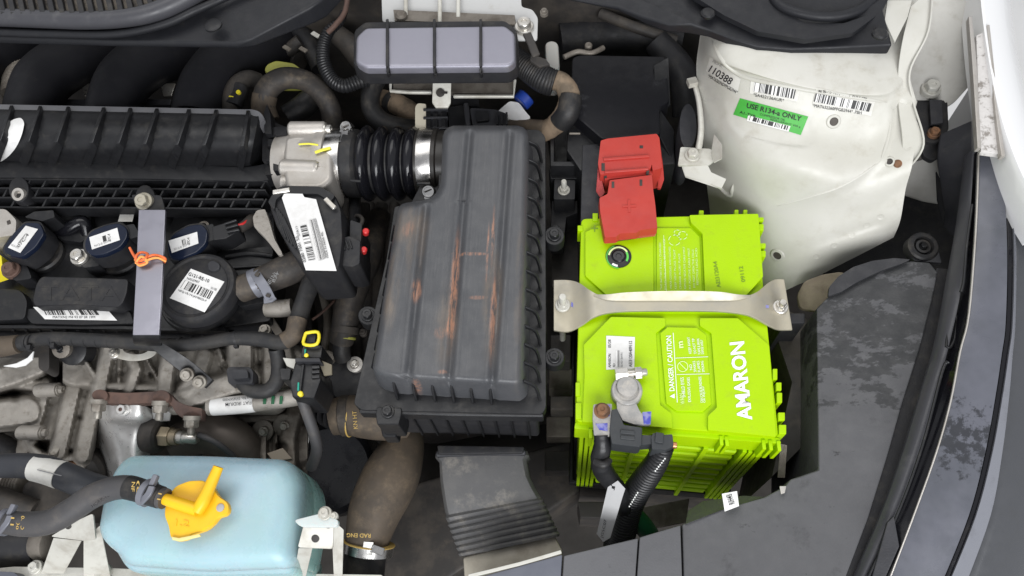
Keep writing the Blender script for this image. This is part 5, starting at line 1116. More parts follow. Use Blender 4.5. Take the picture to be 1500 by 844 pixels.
for x0, y0, x1, y1 in ((54, 572, 86, 571), (28, 634, 62, 634)):
    o = U(x0, y0, -80); a = U(x1, y1, -80) - o; lathe('bolt_boss', alu, wp, o, a, [(6, 0), (7, 2), (7, a.length * 1000)], 20); bolt(wp, x1, y1, -80, 8, alu, ax=a)
lathe('drain_bolt', nutm, wp, U(84, 662, -84), (0, -1, .4), [(6, -6), (6, 6), (5, 7)], 24, hexf={0, 1})
lathe('outlet_band', rusto, wp, U(112, 668, -108), U(106, 696, -126) - U(118, 640, -100), [(14.5, -1), (15.4, 0), (15.4, 3), (14.5, 4)], 28)
tag(plate('white_clip', paper, None, [(4, 536, -46), (24, 532, -44), (40, 524, -42), (49, 514, -40), (47, 526, -42), (36, 535, -44), (22, 538, -46)], -44, 2, bev=.5), 'thin white plastic clip at the left end of the loom', 'clip')
# gasket flange and nuts
gf = T('exhaust_flange', 'brown rusty flange plate with nuts between casting and heat shield', 'flange', 200, 580, -60)
strip('plate', rusty, gf, [(138, 572, -42), (160, 574, -42), (190, 575, -42), (225, 573, -42), (244, 573, -42), (258, 586, -46), (276, 594, -50), (296, 598, -54)], [(138, 586, -45), (160, 591, -45), (190, 592, -45), (225, 590, -45), (248, 592, -45), (258, 606, -51), (274, 614, -55), (296, 614, -59)], 9, 3, 1)
slab('ear', rusty, gf, circ(146, 579, 12, 9, 16), -40, -52, 1); slab('ear', rusty, gf, circ(236, 581, 13, 10, 16), -40, -52, 1)
for x, y, z in ((145, 590, -44), (235, 592, -44), (281, 614, -56)):
    a = V((0, -.75, -.25)); o = U(x, y, z); lathe('nut', nutm, gf, o, a, [(7.6, -3), (7.6, 1), (6.4, 1.2), (6.4, 7), (5.6, 8)], 24, hexf={2, 3}); lathe('stud', nutm, gf, o, a, [(3.4, 6), (3.4, 14), (2.8, 15)], 14)
# heat shield
hsd = T('heat_shield', 'silver pressed heat shield with central rusty bolt behind the coolant tank', 'heat shield', 185, 620, -80)
rowsH = [[(150, 588, -74), (164, 590, -52), (186, 590, -48), (206, 592, -50), (222, 600, -66)], [(146, 608, -84), (162, 612, -60), (186, 614, -56), (208, 614, -58), (228, 612, -76)],
         [(144, 628, -100), (160, 624, -74), (186, 626, -70), (208, 624, -72), (226, 630, -96)], [(146, 660, -120), (164, 656, -88), (186, 658, -84), (206, 656, -88), (220, 664, -110)], [(154, 712, -150), (168, 712, -116), (186, 714, -112), (202, 714, -116), (214, 716, -140)]]
bm, g = surface([[P3(p) for p in r_] for r_ in rowsH], 5); thicken(bm, 1.2); fin(bm, 'shell', shield, hsd, ang=50)
bolt(hsd, 181, 600, -50, 10, shield, ax=(0, -.3, 1), name='washer'); bolt(hsd, 179, 599, -48, 6, rusty, ax=(0, -.3, 1))
plate('wing', shield, hsd, [(222, 596, -60), (250, 604, -66), (248, 616, -72), (224, 618, -74)], -66, 2)
# oxygen sensor
ox = T('oxygen_sensor', 'oxygen sensor with gold hex collar and grey lead beside the heat shield', 'sensor', 250, 636, -70)
o = U(222, 638, -82); a = U(290, 642, -78) - o; LL = a.length * 1000
lathe('seat', deep, ox, o, a, [(16, -4), (17, 4), (15, 9), (12, 11)], 28)
lathe('hex', pm('gold_steel', (.36, .3, .21), .42, metal=.6, var=(.25, .22, .18), vs=60), ox, o, a, [(9.6, LL * .24), (9.6, LL * .4), (8.8, LL * .44), (7.8, LL * .44), (7.8, LL * .58)], 30, hexf={0, 1})
lathe('tip', steel, ox, o, a, [(6.2, LL * .56), (6.4, LL * .7), (5.6, LL * .72), (5.8, LL * .94), (4.2, LL), (2.2, LL * 1.02)], 24)
tube('lead', hosegrey, ox, [(290, 637, -70, 4.5), (308, 644, -72, 4.5), (326, 655, -80, 4.5), (344, 672, -96, 4.5), (352, 690, -110, 4.5)], n=10)
tag(tube('exhaust_downpipe', pm('brown_steel', (.12, .1, .085), .5, metal=.3, var=(.08, .068, .058), vs=20), None, [(258, 650, -110, 26), (300, 634, -104, 30), (338, 642, -108, 30), (362, 668, -124, 28), (372, 700, -150, 26)], n=22), 'curved brown exhaust pipe behind the coolant tank', 'exhaust pipe')
# fuel rail with label
fr = T('labelled_pipe', 'short pale pipe with white printed label under the right of the loom', 'pipe', 390, 588, -60)
tube('pipe', alu, fr, [(306, 596, -66, 13), (360, 592, -66, 13), (420, 584, -66, 13), (446, 580, -66, 12)], n=20)
tube('label', paper, fr, [(312, 595.6, -65.4, 13.4), (345, 593.4, -65.4, 13.4), (374, 590.4, -65.4, 13.4)], n=24)
text('FIAT IRIDIUM', fr, ink, (368, 587.5), (330, 590.5), 5, surf=lambda x, y: U(x, y, -55.5), lift=.5, bold=.01); text('Part No. 55265474300', fr, ink, (369, 580.5), (326, 583.8), 4, surf=lambda x, y: U(x, y, -56.5), lift=.5)
for x in (388, 400, 412): sweep('dark_mark', greenp, fr, [(x, 580, -55), (x - 1, 592, -56)], 3, 1)
# ------------------------------------------------------------------ sensor plug with yellow lock
sp = T('sensor_plug', 'black upright connector with yellow lock clip and grey cable', 'connector', 452, 540, -40)
slab('upper', black, sp, [(444, 506), (472, 506), (470, 524), (440, 524)], -14, -50, 1.5, r=2)
yl = [(446, 488), (466, 486), (467, 500), (465, 506), (444, 506)]
tube('yellow_lock', yell, sp, [(448, 488, -8, 2.6), (466, 487, -8, 2.6), (464, 504, -8, 2.6), (445, 504, -8, 2.6), (448, 488, -8, 2.6)], n=8, sub=4)
slab('lock_bed', coal, sp, [(450, 490), (463, 489), (461, 502), (448, 502)], -12, -26, .6)
slab('collar', coal, sp, [(432, 524), (468, 524), (470, 530), (432, 530)], -10, -50, .8)
slab('body', black, sp, [(432, 532), (466, 532), (470, 556), (460, 584), (428, 582), (424, 560)], -16, -60, 2, r=3)
for i in range(3): sweep('rib', black, sp, [(456, 538 + i * 7, -13), (468, 537 + i * 7, -14)], 2.4, 3)
sweep('rib', black, sp, [(444, 534, -13), (438, 580, -13)], 2, 3)
for x, y in ((447, 517), (437, 566)): sweep('green_mark', pm('teal_seal', (.02, .3, .22), .5), sp, [(x, y - 6, -12), (x - .5, y + 6, -12)], 1.5, 2)
lathe('yellow_pin', yell, sp, U(440, 577, -14), (0, 0, 1), [(2.4, -2), (2.4, 1), (1.6, 1.6)], 12); lathe('yellow_pin', yell, sp, U(449, 521, -12), (0, 0, 1), [(2, -2), (2, 1), (1.4, 1.6)], 12)
tube('cable', hosegrey, sp, [(440, 580, -30, 8), (450, 606, -44, 8.5), (460, 636, -60, 8.5), (464, 660, -76, 8.5), (456, 684, -100, 8.5)], n=12)
plate('side_tab', pm('khaki_plastic', (.16, .14, .1), .6), sp, [(466, 526, -20), (486, 534, -20), (486, 548, -22), (474, 550, -22), (470, 538, -20)], -20, 3, bev=.6); plate('side_tab', zincw, sp, [(414, 524, -30), (434, 526, -28), (430, 540, -30), (420, 536, -32)], -30, 2, bev=.4)
slab('latch', black, sp, [(410, 540), (426, 540), (424, 556), (412, 556)], -34, -60, 1.4, r=2)
# ------------------------------------------------------------------ short coolant stub with spring clamp
cs = T('coolant_stub_hose', 'short dusty rubber hose stub with grey spring clamp right of the oil cap', 'hose', 395, 410, -20)
tube('hose', rubberd, cs, [(352, 424, -18, 20), (368, 418, -16, 20), (392, 408, -14, 21), (420, 396, -14, 23), (446, 384, -18, 22)], n=22)
ax_ = U(420, 396, -14) - U(368, 418, -16)
lathe('clamp_band', clampg, cs, U(376, 414.5, -15.5), ax_, [(12.8, -4), (13.8, -3.6), (13.8, 3.6), (12.8, 4)], 36)
sweep('clamp_tongue', clampg, cs, [(372, 398, -2), (380, 410, 1), (388, 422, -1), (396, 438, -6)], 9, 2, sub=3)
sweep('clamp_tongue', clampg, cs, [(386, 440, -6), (397, 438, -6), (402, 434, -6)], 6, 2); box('clamp_window', deep, cs, U(393, 433, -3), (4, 3, 2), -20, .3); box('clamp_window', deep, cs, U(377, 402, 1), (4, 4, 2), -20, .3)
text('NF1ND', cs, inkg, (394, 420), (408, 398), 6, surf=lambda x, y: U(x, y, -1), lift=.6); text('B34', cs, inkg, (402, 414), (409, 401), 5, surf=lambda x, y: U(x, y, -1), lift=.6)
tag(tube('water_outlet_pipe', alu, None, [(392, 452, -36, 13), (412, 452, -34, 13), (428, 450, -34, 13)], n=18), 'short silver water pipe stub below the spring clamp hose', 'pipe')
tag(plate('outlet_bracket', alud, None, [(388, 446, -44), (396, 440, -42), (400, 464, -44), (414, 486, -50), (404, 492, -52), (392, 474, -48)], -46, 3, bev=.8), 'thin grey bracket beside the silver water pipe stub', 'bracket')
# ------------------------------------------------------------------ hoses in the gap left of the air filter box
gh = T('coolant_hose', 'long dusty brown coolant hose running down left of the air filter box', 'hose', 520, 430, -80)
tube('hose', rubberd, gh, [(556, 318, -90, 16), (548, 345, -70, 18), (538, 380, -58, 20), (522, 415, -56, 21), (510, 450, -62, 20), (504, 480, -70, 19), (500, 500, -80, 18)], n=18)
lathe('clamp', deep, gh, U(506, 482, -70), U(504, 490, -72) - U(510, 450, -62), [(12.4, -3), (13.2, -2.6), (13.2, 4), (12.4, 4.4)], 28); lathe('end_ring', ygreen, gh, U(503, 494, -76), U(504, 490, -72) - U(510, 450, -62), [(11.6, -1.5), (12.4, -1), (12.4, 1), (11.6, 1.5)], 28)
tube('nipple', blackm, gh, [(501, 500, -82, 13), (500, 514, -88, 13), (503, 526, -96, 12)], n=16)
ho = T('thermostat_housing', 'black thermostat housing with bolts in the gap left of the air filter box', 'housing', 500, 545, -110)
slab('body', blackm, ho, [(478, 520), (524, 520), (534, 548), (524, 580), (490, 584), (474, 560)], -104, -160, 4, r=8)
lathe('boss', alud, ho, U(480, 524, -98), (0, -.2, 1), [(7, -6), (7, 2), (5, 3)], 20); lathe('boss', alul, ho, U(520, 534, -98), (0, -.2, 1), [(8, -6), (8, 1), (5, 2), (4, 0)], 22); bolt(ho, 520, 533, -98, 6, steel); bolt(ho, 532, 487, -84, 6, deep)
tube('spigot', blackm, ho, [(470, 590, -110, 20), (486, 606, -112, 22), (500, 612, -112, 22)], n=18)
for i in range(4): lathe('spigot_rib', blackm, ho, U(466 + i * 9, 598 + i * 4, -100), (1, -.2, .1), [(12, -1), (14, 0), (12, 1)], 20)
bolt(ho, 466, 590, -86, 8, alud)
uh = T('upper_radiator_hose', 'dusty brown radiator hose stub with printed ring entering under the air filter box', 'hose', 520, 610, -110)
tube('hose', brownhose, uh, [(486, 612, -104, 26), (510, 608, -104, 29), (535, 612, -106, 30), (560, 616, -114, 29), (590, 616, -128, 28)], n=22)
lathe('clamp', rubberd, uh, U(506, 609, -104), (1, .1, 0), [(19, -4), (20.2, -3), (20.2, 5), (19, 6)], 32)
lathe('ring', goldink, uh, U(516, 611, -104.5), (1, -.12, 0), [(19.3, -.8), (19.8, 0), (19.3, .8)], 36)
text('KN HT', uh, goldink, (524, 628), (522, 602), 6, surf=lambda x, y: U(x, y, -84), lift=.6)
# oil filter
of = T('oil_filter', 'glossy black oil filter canister with white logo ring beside the coolant tank', 'oil filter', 500, 690, -180)
lathe('canister', pm('filter_enamel', (.008, .008, .01), .3), of, U(497, 690, -210), (.12, -.2, 1), [(44, -60), (48, -56), (48, 50), (46, 58), (40, 62), (20, 60)], 48)
lg = T('dummy', 'x', 'x', 0, 0) if 0 else None
lo = rnd([(440, 640), (449, 630), (453, 634), (451, 650), (446, 657), (439, 654)], 2)
tube('logo_outline', whiteink, of, [(x, y, -132, 1.0) for x, y in lo] + [(lo[0][0], lo[0][1], -132, 1.0)], n=6, sub=1)
text('DO', of, whiteink, (441, 650), (451, 643), 7, -132, lift=.6, bold=.02); text('5', of, whiteink, (468, 642), (472, 642), 5, -146, lift=.6)
tag(plate('cardboard_tag', pm('cardboard', (.36, .3, .24), .8), None, [(391, 664, -110), (414, 656, -104), (428, 672, -108), (400, 676, -112)], -108, 1.5), 'small beige cardboard tag poking out above the coolant tank', 'tag')
# big lower radiator hose
rh = T('lower_radiator_hose', 'thick brown dusty radiator hose curving down between coolant tank and intake duct', 'hose', 560, 750, -160)
tube('hose', brownhose, rh, [(590, 636, -150, 30), (588, 658, -146, 33), (578, 686, -142, 40), (565, 714, -140, 42), (549, 750, -140, 39), (539, 788, -142, 33), (536, 812, -144, 31)], n=26, sub=9)
tube('end', rubber, rh, [(536, 806, -146, 30), (533, 830, -152, 31), (530, 860, -160, 31)], n=24)
ad = U(536, 830, -150) - U(542, 790, -142)
lathe('ring', goldink, rh, U(541, 796, -142.4), ad, [(24.4, -.6), (25, 0), (24.4, .6)], 40)
lathe('clamp', chrome, rh, U(539.6, 803, -143.6), ad, [(23.6, -4.6), (24.2, -4.4), (24.2, 4.4), (23.6, 4.6)], 48)
sweep('clamp_buckle', chrome, rh, [(531, 803, -121.5), (546, 804, -121.5)], 12, 2); sweep('clamp_tail', chrome, rh, [(545, 803, -119), (562, 809, -125)], 7, 3)
text('RAD ENG', rh, goldink, (543, 782), (508, 781), 6, surf=lambda x, y: U(x, y, -116), lift=.8, bold=.01)
# ------------------------------------------------------------------ intake duct
dk = T('intake_duct', 'grey rectangular rubber intake duct with folded bellows below the air filter box', 'duct', 720, 730, -110)
ductm = pm('dusty_duct_rubber', (.085, .084, .085), .6, var=(.115, .112, .108), vs=12, dust=(.24, .22, .19), dlo=.48, dhi=.8, ds=45, bump=.3)
st_ = [(704, 662, 68, -70, 0), (705, 668, 69, -70, 0), (706, 675, 64, -70, 0), (709, 700, 66, -72, 0), (715, 722, 68, -75, 0), (720, 737, 70, -78, 0)]
for i in range(7): st_ += [(722 + i * 3.6, 742 + i * 8.6, 70 + i * .5, -80 - i * 2.6, 1), (723 + i * 3.6, 745.5 + i * 8.6, 72 + i * .5, -78.5 - i * 2.6, 1), (724 + i * 3.6, 749 + i * 8.6, 70.4 + i * .5, -80 - i * 2.6, 1)]
rings = []
for cx, cy, hw, z, f in st_:
    sl_ = 16                                      # the duct runs down to the right in the picture
    sk = max(2, min(15, (cy - 690) * .25)); P_, Q_ = U(cx - hw, cy + sk, z), U(cx + hw, cy - sk, z); d_ = Q_ - P_; nrm = V((0, .15, -1)).normalized()
    w2 = d_.length; dd = d_.normalized(); rad = .012; ringp = []
    for (u, v) in [(0, .3), (0, .12), (.04, .03), (.12, 0), (.5, 0), (.88, 0), (.96, .03), (1, .12), (1, .3), (1, .7), (.9, 1), (.1, 1), (0, .7)]:
        ringp.append(P_ + d_ * u + nrm * v * .06)
    rings.append(ringp)
bm = bmesh.new(); loft(bm, rings); fin(bm, 'bellows_body', ductm, dk, ang=38)
lastc = st_[-1]
slab('snorkel', pm('tan_plastic', (.3, .275, .225), .6, var=(.22, .195, .155), vs=30), dk, [(678, 816), (812, 784), (824, 806), (824, 822), (690, 858), (680, 850)], -104, -150, 3, r=4)
sweep('top_edge', coal, dk, [(638, 664, -66), (704, 661, -66), (770, 661, -66)], 6, 8, bev=1.5)
slab('socket', blackm, dk, [(640, 652), (768, 654), (766, 664), (642, 666)], -64, -110, 1.5)
# ------------------------------------------------------------------ coolant expansion tank
ct = T('coolant_tank', 'pale blue translucent coolant tank with yellow cap at the bottom', 'coolant tank', 310, 760, -140)
to = [(186, 664), (300, 665), (412, 670), (426, 676), (440, 700), (441, 738), (438, 770), (432, 800), (426, 834), (300, 838), (184, 830), (170, 812), (150, 796), (142, 778), (148, 740), (164, 690)]
stack('body', tank, ct, to, [(26, -22, -34), (18, -22.8), (11, -24.6), (6, -28), (2.4, -33), (.5, -40), (0, -48), (0, -70), (1.2, -73), (1.2, -76), (0, -79), (0, -108), (6, -114)], r=20, n=6, ang=80, soft=True)
stack('front_swell', tank, ct, [(168, 800), (300, 806), (434, 804), (430, 842), (300, 846), (186, 838)], [(9, -37, -44), (5, -38.4), (2, -41.5), (.4, -47), (0, -54), (0, -120)], r=14, n=5, ang=80, soft=True)
slab('mount_ear', pm('milky_plastic', (.5, .56, .55), .35, sss=.3), ct, [(430, 762), (470, 752), (496, 762), (494, 772), (440, 772)], -11, -16, 1.5, r=6)
cp = T('yellow_tank_lid', 'yellow coolant tank cap with angled spout and lug', 'cap', 285, 748, -15)
capo = [(241, 742), (246, 724), (258, 711), (276, 704), (296, 703), (312, 712), (320, 727), (333, 735), (336, 746), (331, 755), (320, 757), (312, 768), (296, 778), (280, 783), (274, 790), (258, 793), (249, 788), (246, 770), (240, 756)]
slab('disc', yellow, cp, capo, -7, -14, 1.6, r=5)
slab('neck', yellow, cp, circ(281, 745, 36, 34, 28), -13, -26, 1)
tube('spout', yellow, cp, [(238, 730, -2, 8), (262, 738, -2, 9), (290, 747, -3, 9)], n=16, sub=2); tube('spout', yellow, cp, [(288, 750, -3, 9), (297, 735, -2, 10), (306, 716, -1, 9), (320, 684, 2, 7.5)], n=16, sub=4)
lathe('lug_pin', pm('grey_pin', (.35, .35, .35), .5), cp, U(323, 744, -7), (0, 0, 1), [(3.2, -2), (3.2, .8), (2.2, 1.2)], 16)
text('1.2', cp, yellow, (257, 770), (277, 772), 9, -7, lift=.1, thick=.6)
plate('pull_tab', pm('pale_yellow', (.66, .6, .25), .5), cp, [(251, 786), (262, 788), (292, 782), (294, 786), (264, 793), (252, 791)], -5, 1.5)
th_ = T('tank_hose', 'grey rubber coolant hose sweeping to the yellow cap spout', 'hose', 100, 755, -20)
tube('hose', hosegrey, th_, [(-40, 760, -30, 15), (0, 764, -26, 16), (40, 768, -22, 18), (74, 764, -18, 18), (104, 748, -14, 18), (134, 728, -10, 18), (164, 716, -6, 17.5), (190, 714, -4, 17), (214, 722, -3, 16), (242, 731, -2, 15)], n=20, sub=8)
tube('sleeve_edge', rubber, th_, [(188, 714, -4, 17.6), (200, 717, -3.6, 17.4), (236, 729, -2, 16)], n=20, sub=3)
for x, y, z, ax_ in ((216, 722, -3, (1, -.3, 0)), (8, 765, -25, (1, -.1, 0))):
    lathe('clamp_band', clampg, th_, U(x, y, z), ax_, [(9.8, -2.6), (11, -2.4), (11, 2.4), (9.8, 2.6)], 30)
    box('clamp_ear', clampg, th_, U(x + 10, y - 18, z + 8), (4.5, 9, 5), -10, 1); sweep('clamp_wire', clampg, th_, [(x - 12, y + 14, z + 6), (x, y + 2, z + 12), (x + 6, y - 10, z + 12)], 5, 2.5, sub=3)
for s, p0, p1 in (('NF', (193, 706), (192, 720)), ('(0', (200, 704), (198, 726)), ('11', (232, 722), (230, 732)), ('11', (20, 770), (21, 758)), ('CL20', (35, 776), (36, 756)), ('0(', (28, 776), (29, 766))):
    text(s, th_, goldink, p0, p1, 5, surf=lambda x, y: U(x, y, -3 + (9 if x > 150 else -9)), lift=.5, bold=.01)
text('HORK-TEX', th_, ink, (136, 744), (165, 724), 5, surf=lambda x, y: U(x, y, 0), lift=.4)
# tank brackets and the front cross-member
def bracket(lab, top, legs, bl_, extra):
    t = T('tank_bracket', lab, 'bracket', top[0][0], top[0][1], -60, 'coolant tank brackets'); plate('top_plate', zincw, t, top, -40, 2.2, r=4)
    for l in legs: plate('leg', zincw, t, l, -60, 2.0, bev=.4)
    for x, y, z, r_ in bl_: bolt(t, x, y, z, r_, zincw)
    for x, y, z, r_ in extra: lathe('hole', deep, t, U(x, y, z), (0, -.6, 1), [(r_, -.6), (r_, .5), (r_ * .9, .6)], 18)
    return t
bracket('pale steel bracket with three holes at the right end of the coolant tank', [(446, 764, -14), (489, 764, -14), (487, 804, -28), (436, 802, -28)],
        [[(437, 803, -29), (457, 803, -29), (446, 850, -80), (429, 850, -80)], [(487, 804, -29), (490, 764, -15), (503, 776, -20), (501, 850, -70), (489, 850, -70)]], [(476, 752, -10, 10), (489, 756, -12, 6)], [(462, 789, -22.5, 3.2), (453, 768, -15.5, 2.8), (481, 769, -15.8, 2.8)])
bracket('pale steel bracket at the left end of the coolant tank under the hose', [(74, 786, -48), (110, 764, -40), (136, 752, -38), (140, 790, -46), (122, 792, -50)],
        [[(78, 788, -50), (118, 792, -50), (92, 840, -100), (60, 840, -100)], [(122, 792, -50), (146, 770, -46), (152, 800, -70), (162, 850, -104), (122, 850, -104)]], [], [(100, 771, -42, 2.6)])
cm = T('front_crossmember', 'pale painted cross-member with bolts along the bottom left edge', 'cross-member', 200, 835, -104)
slab('beam', zincw, cm, [(-60, 838), (20, 830), (160, 832), (300, 838), (560, 842), (560, 900), (-60, 900)], -104, -160, 2, r=3)
bolt(cm, 52, 831, -102, 10, zincw); bolt(cm, 151, 838, -102, 12, zincw)
tag(slab('bumper_corner', rg, None, [(-40, 836), (20, 838), (34, 850), (-40, 860)], -92, -110, 2, r=4), 'bluish grey plastic corner at the bottom left edge', 'trim')
hh = T('heater_hose', 'dark thick hose with paper label passing behind the tank hose at left', 'hose', 80, 690, -70)
tube('hose', pm('slate_rubber', (.035, .037, .043), .5, dust=(.08, .075, .07), dlo=.5, dhi=.9), hh, [(-40, 684, -62, 17), (20, 682, -60, 18), (60, 685, -60, 19), (96, 698, -62, 20), (130, 712, -72, 20), (165, 722, -90, 20), (200, 730, -110, 20)], n=18)
tube('label', paperd, hh, [(52, 685, -59.6, 19.4), (72, 690, -59.6, 19.8), (90, 696, -60.6, 20.2)], n=20); sweep('label_seam', inkg, hh, [(54, 688, -46), (90, 697, -47)], .8, .5)
lm = T('lower_mount', 'dark engine mount casting below the heater hose at left', 'engine mount', 70, 720, -140)
slab('body', deep, lm, [(36, 705), (130, 700), (150, 730), (120, 750), (50, 752), (30, 730)], -100, -160, 5, r=10); tube('sleeve', alud, lm, [(10, 712, -108, 16), (34, 712, -108, 16)], n=16, corr=(.8, 3))
tube('arm', deep, lm, [(-40, 720, -90, 20), (10, 738, -92, 20), (50, 750, -100, 18)], n=14)
for x, y in ((52, 738), (26, 632 + 0)): pass
tag(tube('lower_left_pipe', blackm, None, [(-40, 800, -120, 30), (20, 800, -120, 30), (60, 800, -122, 28)], n=18), 'black pipe in the shadow at the lower left corner', 'pipe')
tag(lathe('fan_motor', alud, None, U(60, 795, -112), (1, 0, 0), [(14, -4), (16, 0), (16, 10), (12, 12)], 24), 'grey cylindrical end between tank bracket and black pipe', 'motor')
tag(tube('left_edge_hose', blackm, None, [(-40, 640, -130, 18), (10, 660, -130, 18), (30, 700, -140, 18)], n=14), 'thin black hose behind the pump at the left edge', 'hose')
tag(lathe('pump_outlet_cover', deep, None, U(112, 698, -112), (.2, -.5, 1), [(26, -20), (26, -2), (22, 2), (14, 2)], 28), 'dark ribbed cap below the pump outlet', 'cover')
# ================================================================== control unit at the top
ec = T('engine_control_unit', 'dark grey engine control box with three ribs at the top centre', 'control box', 636, 70, 60)
ecm = pm('control_box_sky_sheen', (.29, .286, .33), .5, metal=.7, var=(.28, .276, .32), vs=9, rv=.05)  # pale tone stands for sky reflected on the black box top
stack('cover', ecm, ec, [(522, 54), (536, 41), (740, 38), (754, 49), (755, 90), (745, 97), (535, 99), (521, 91)], [(3, 85, 84), (.6, 84), (-.4, 82), (-.4, 76)], r=5, n=3, bev=.5)
for x in (567, 636, 704): sweep('rib', blackm, ec, [(x, 28, 72), (x, 37, 87), (x, 64, 88), (x, 97, 87), (x + 1, 108, 70), (x + 2, 114, 60)], 2.6, 4, sub=3, bev=.5)
slab('case', blackm, ec, [(518, 44), (534, 31), (740, 29), (757, 42), (758, 92), (746, 101), (532, 103), (517, 94)], 79, 60, 3, r=5, draft=1)
bk = T('control_unit_bracket', 'white painted steel bracket holding the engine control box', 'bracket', 680, 20, 80)
plate('back_plate', pm('greyish_white_paint', (.47, .47, .46), .45, dust=(.3, .27, .22), dlo=.55, dhi=.9), bk, [(558, -30, 66), (762, -30, 66), (764, 10, 66), (780, 14, 66), (788, 26, 66), (787, 58, 66), (757, 58, 66), (740, 30, 62), (560, 32, 62)], 64, 2.5, r=4)
for x, y in ((594, 0), (644, 10), (671, 2)): sweep('finger', zincw, bk, [(x, y - 20, 72), (x, y + 22, 70)], 4, 3, bev=.8)
plate('inner_plate', alud, bk, [(576, 14), (754, 22), (756, 36), (578, 30)], 69, 2)
lathe('stud', alud, bk, U(588, 24, 70), (0, 0, 1), [(6, -2), (6, 2), (4, 4)], 18)
bolt(bk, 768, 40, 68, 14, steel); sweep('earth_lug', deep, bk, [(768, 40, 70), (778, 62, 66), (786, 82, 60)], 8, 3, bev=.8)
plate('drop_tab', zincw, bk, [(634, 112, 50), (661, 112, 50), (660, 150, 36), (656, 157, 34), (638, 157, 34), (633, 150, 36)], 40, 2.2, bev=.5)
lathe('tab_hole', deep, bk, U(645, 136, 43), (0, -.4, 1), [(4.2, -.4), (4.2, .5), (3.8, .6)], 18); box('tab_slot', deep, bk, U(651, 136, 43.2), (6, 2.4, .8), 0, .2)
sweep('wire_frame', zincw, bk, [(572, 118, 30), (572, 132, 26), (600, 134, 26), (632, 134, 26)], 3, 3, bev=.6); sweep('wire_frame', zincw, bk, [(664, 140, 26), (752, 140, 26), (754, 116, 30)], 3, 3, bev=.6)
slab('lower_plate', alud, bk, [(575, 112), (754, 112), (752, 138), (576, 132)], 22, 16, 1)
cn = T('control_unit_connector', 'black multi-cell wiring connector with cream edge below the control box', 'connector', 680, 172, 10)
slab('cream_edge', pm('cream_plastic', (.62, .57, .45), .5), cn, [(608, 156), (612, 151), (624, 152), (624, 194), (608, 194)], 16, -20, 1.5, r=3)
slab('shell', coal, cn, [(618, 158), (654, 156), (656, 190), (620, 194)], 14, -24, 1, r=2)
for x in (624, 634, 646): slab('cell', black, cn, rect(x, 164, x + 7, 186), 17, 0, .6)
for y in (160, 172, 188): sweep('rail', coal, cn, [(620, y, 18), (656, y - 1, 18)], 2.4, 4)
slab('shell', black, cn, [(656, 158), (684, 152), (690, 160), (690, 182), (658, 188)], 14, -24, 1.2, r=2)
slab('cover', coal, cn, [(688, 158), (724, 160), (742, 166), (744, 184), (692, 184)], 20, -20, 2, r=4); slab('window', black, cn, [(696, 163), (716, 164), (716, 176), (698, 178)], 23, 10, .8, r=2)
sweep('lever', coal, cn, [(682, 150, 20), (684, 166, 22), (686, 184, 20)], 5, 6, bev=1); slab('hook', blackm, cn, [(660, 140), (700, 138), (702, 154), (664, 156)], 8, -10, 1.5, r=3)
for x in (728, 735, 742): sweep('fin', black, cn, [(x, 164, 24), (x, 182, 24)], 2, 6)
# ------------------------------------------------------------------ hoses and looms at the back
tag(tube('breather_hose', rubberd, None, [(392, 172, -6, 15), (386, 150, 4, 16), (394, 128, 12, 17), (416, 115, 16, 16), (446, 118, 14, 15), (470, 136, 6, 15), (484, 160, -6, 15), (488, 186, -20, 15)], n=18), 'curved black breather hose arching above the throttle body', 'hose')
tag(tube('breather_hose_end', brownhose, None, [(394, 178, -8, 16), (386, 158, 0, 17.5), (388, 140, 7, 18)], n=18), 'dusty wrapped end of the breather hose behind the manifold end', 'hose')
tag(slab('yellow_green_tank', ygreen, None, [(386, 104), (390, 94), (404, 88), (430, 92), (446, 104), (440, 112), (400, 112)], -6, -30, 2, r=5), 'small yellow green plastic cap behind the breather hose', 'cap')
tag(tube('purge_hose', deep, None, [(336, 172, -10, 12), (338, 150, 0, 14), (346, 128, 4, 14), (362, 116, 0, 13), (378, 120, -10, 13)], n=14), 'short dark hose with yellow print beside the last manifold runner', 'hose')
pr = T('yellow_print_hose', 'small sleeve with yellow dot print at the right end of the manifold', 'hose sleeve', 348, 140, 10)
lathe('sleeve', blackm, pr, U(342, 156, 0), U(354, 118, 6) - U(342, 156, 0), [(9.2, 0), (9.4, 2), (9.4, 22), (9, 24)], 24)
lathe('dot', yell, pr, U(349, 135, 12), (0, -.3, 1), [(2.4, -2), (2.4, .4)], 14); lathe('band', yell, pr, U(343.4, 149, 1), U(354, 118, 6) - U(342, 156, 0), [(9.5, 0), (9.7, .4), (9.7, 1.2), (9.5, 1.6)], 24)
tag(tube('corrugated_loom', black, None, [(504, 18, 40, 5), (498, 32, 38, 6), (482, 46, 34, 8), (474, 66, 28, 9), (474, 92, 22, 10), (486, 116, 16, 10), (504, 126, 14, 10), (524, 120, 14, 10), (536, 116, 12, 12)], n=14, corr=(.5, 3)), 'thin black corrugated loom hanging left of the control box', 'conduit')
tag(tube('bare_wire_bundle', rusty, None, [(510, -10, 50, 4), (505, 18, 44, 4), (492, 36, 42, 4), (480, 48, 38, 4)], n=8), 'brown taped wires entering the corrugated loom at the top', 'wires')
tag(tube('heater_pipe', deep, None, [(488, 46, -20, 14), (510, 64, -16, 16), (530, 86, -20, 18), (548, 100, -30, 18)], n=16), 'dark heater pipe behind the control box left end', 'pipe')
lathe('pipe_ring', alud, T('heater_pipe_ring', 'dull metal ring on the heater pipe left of the control box', 'ring', 492, 52, -10), U(494, 51, -18), (.6, -.6, .1), [(8.6, -2), (9.6, -1), (9.6, 3), (8.6, 4)], 22)
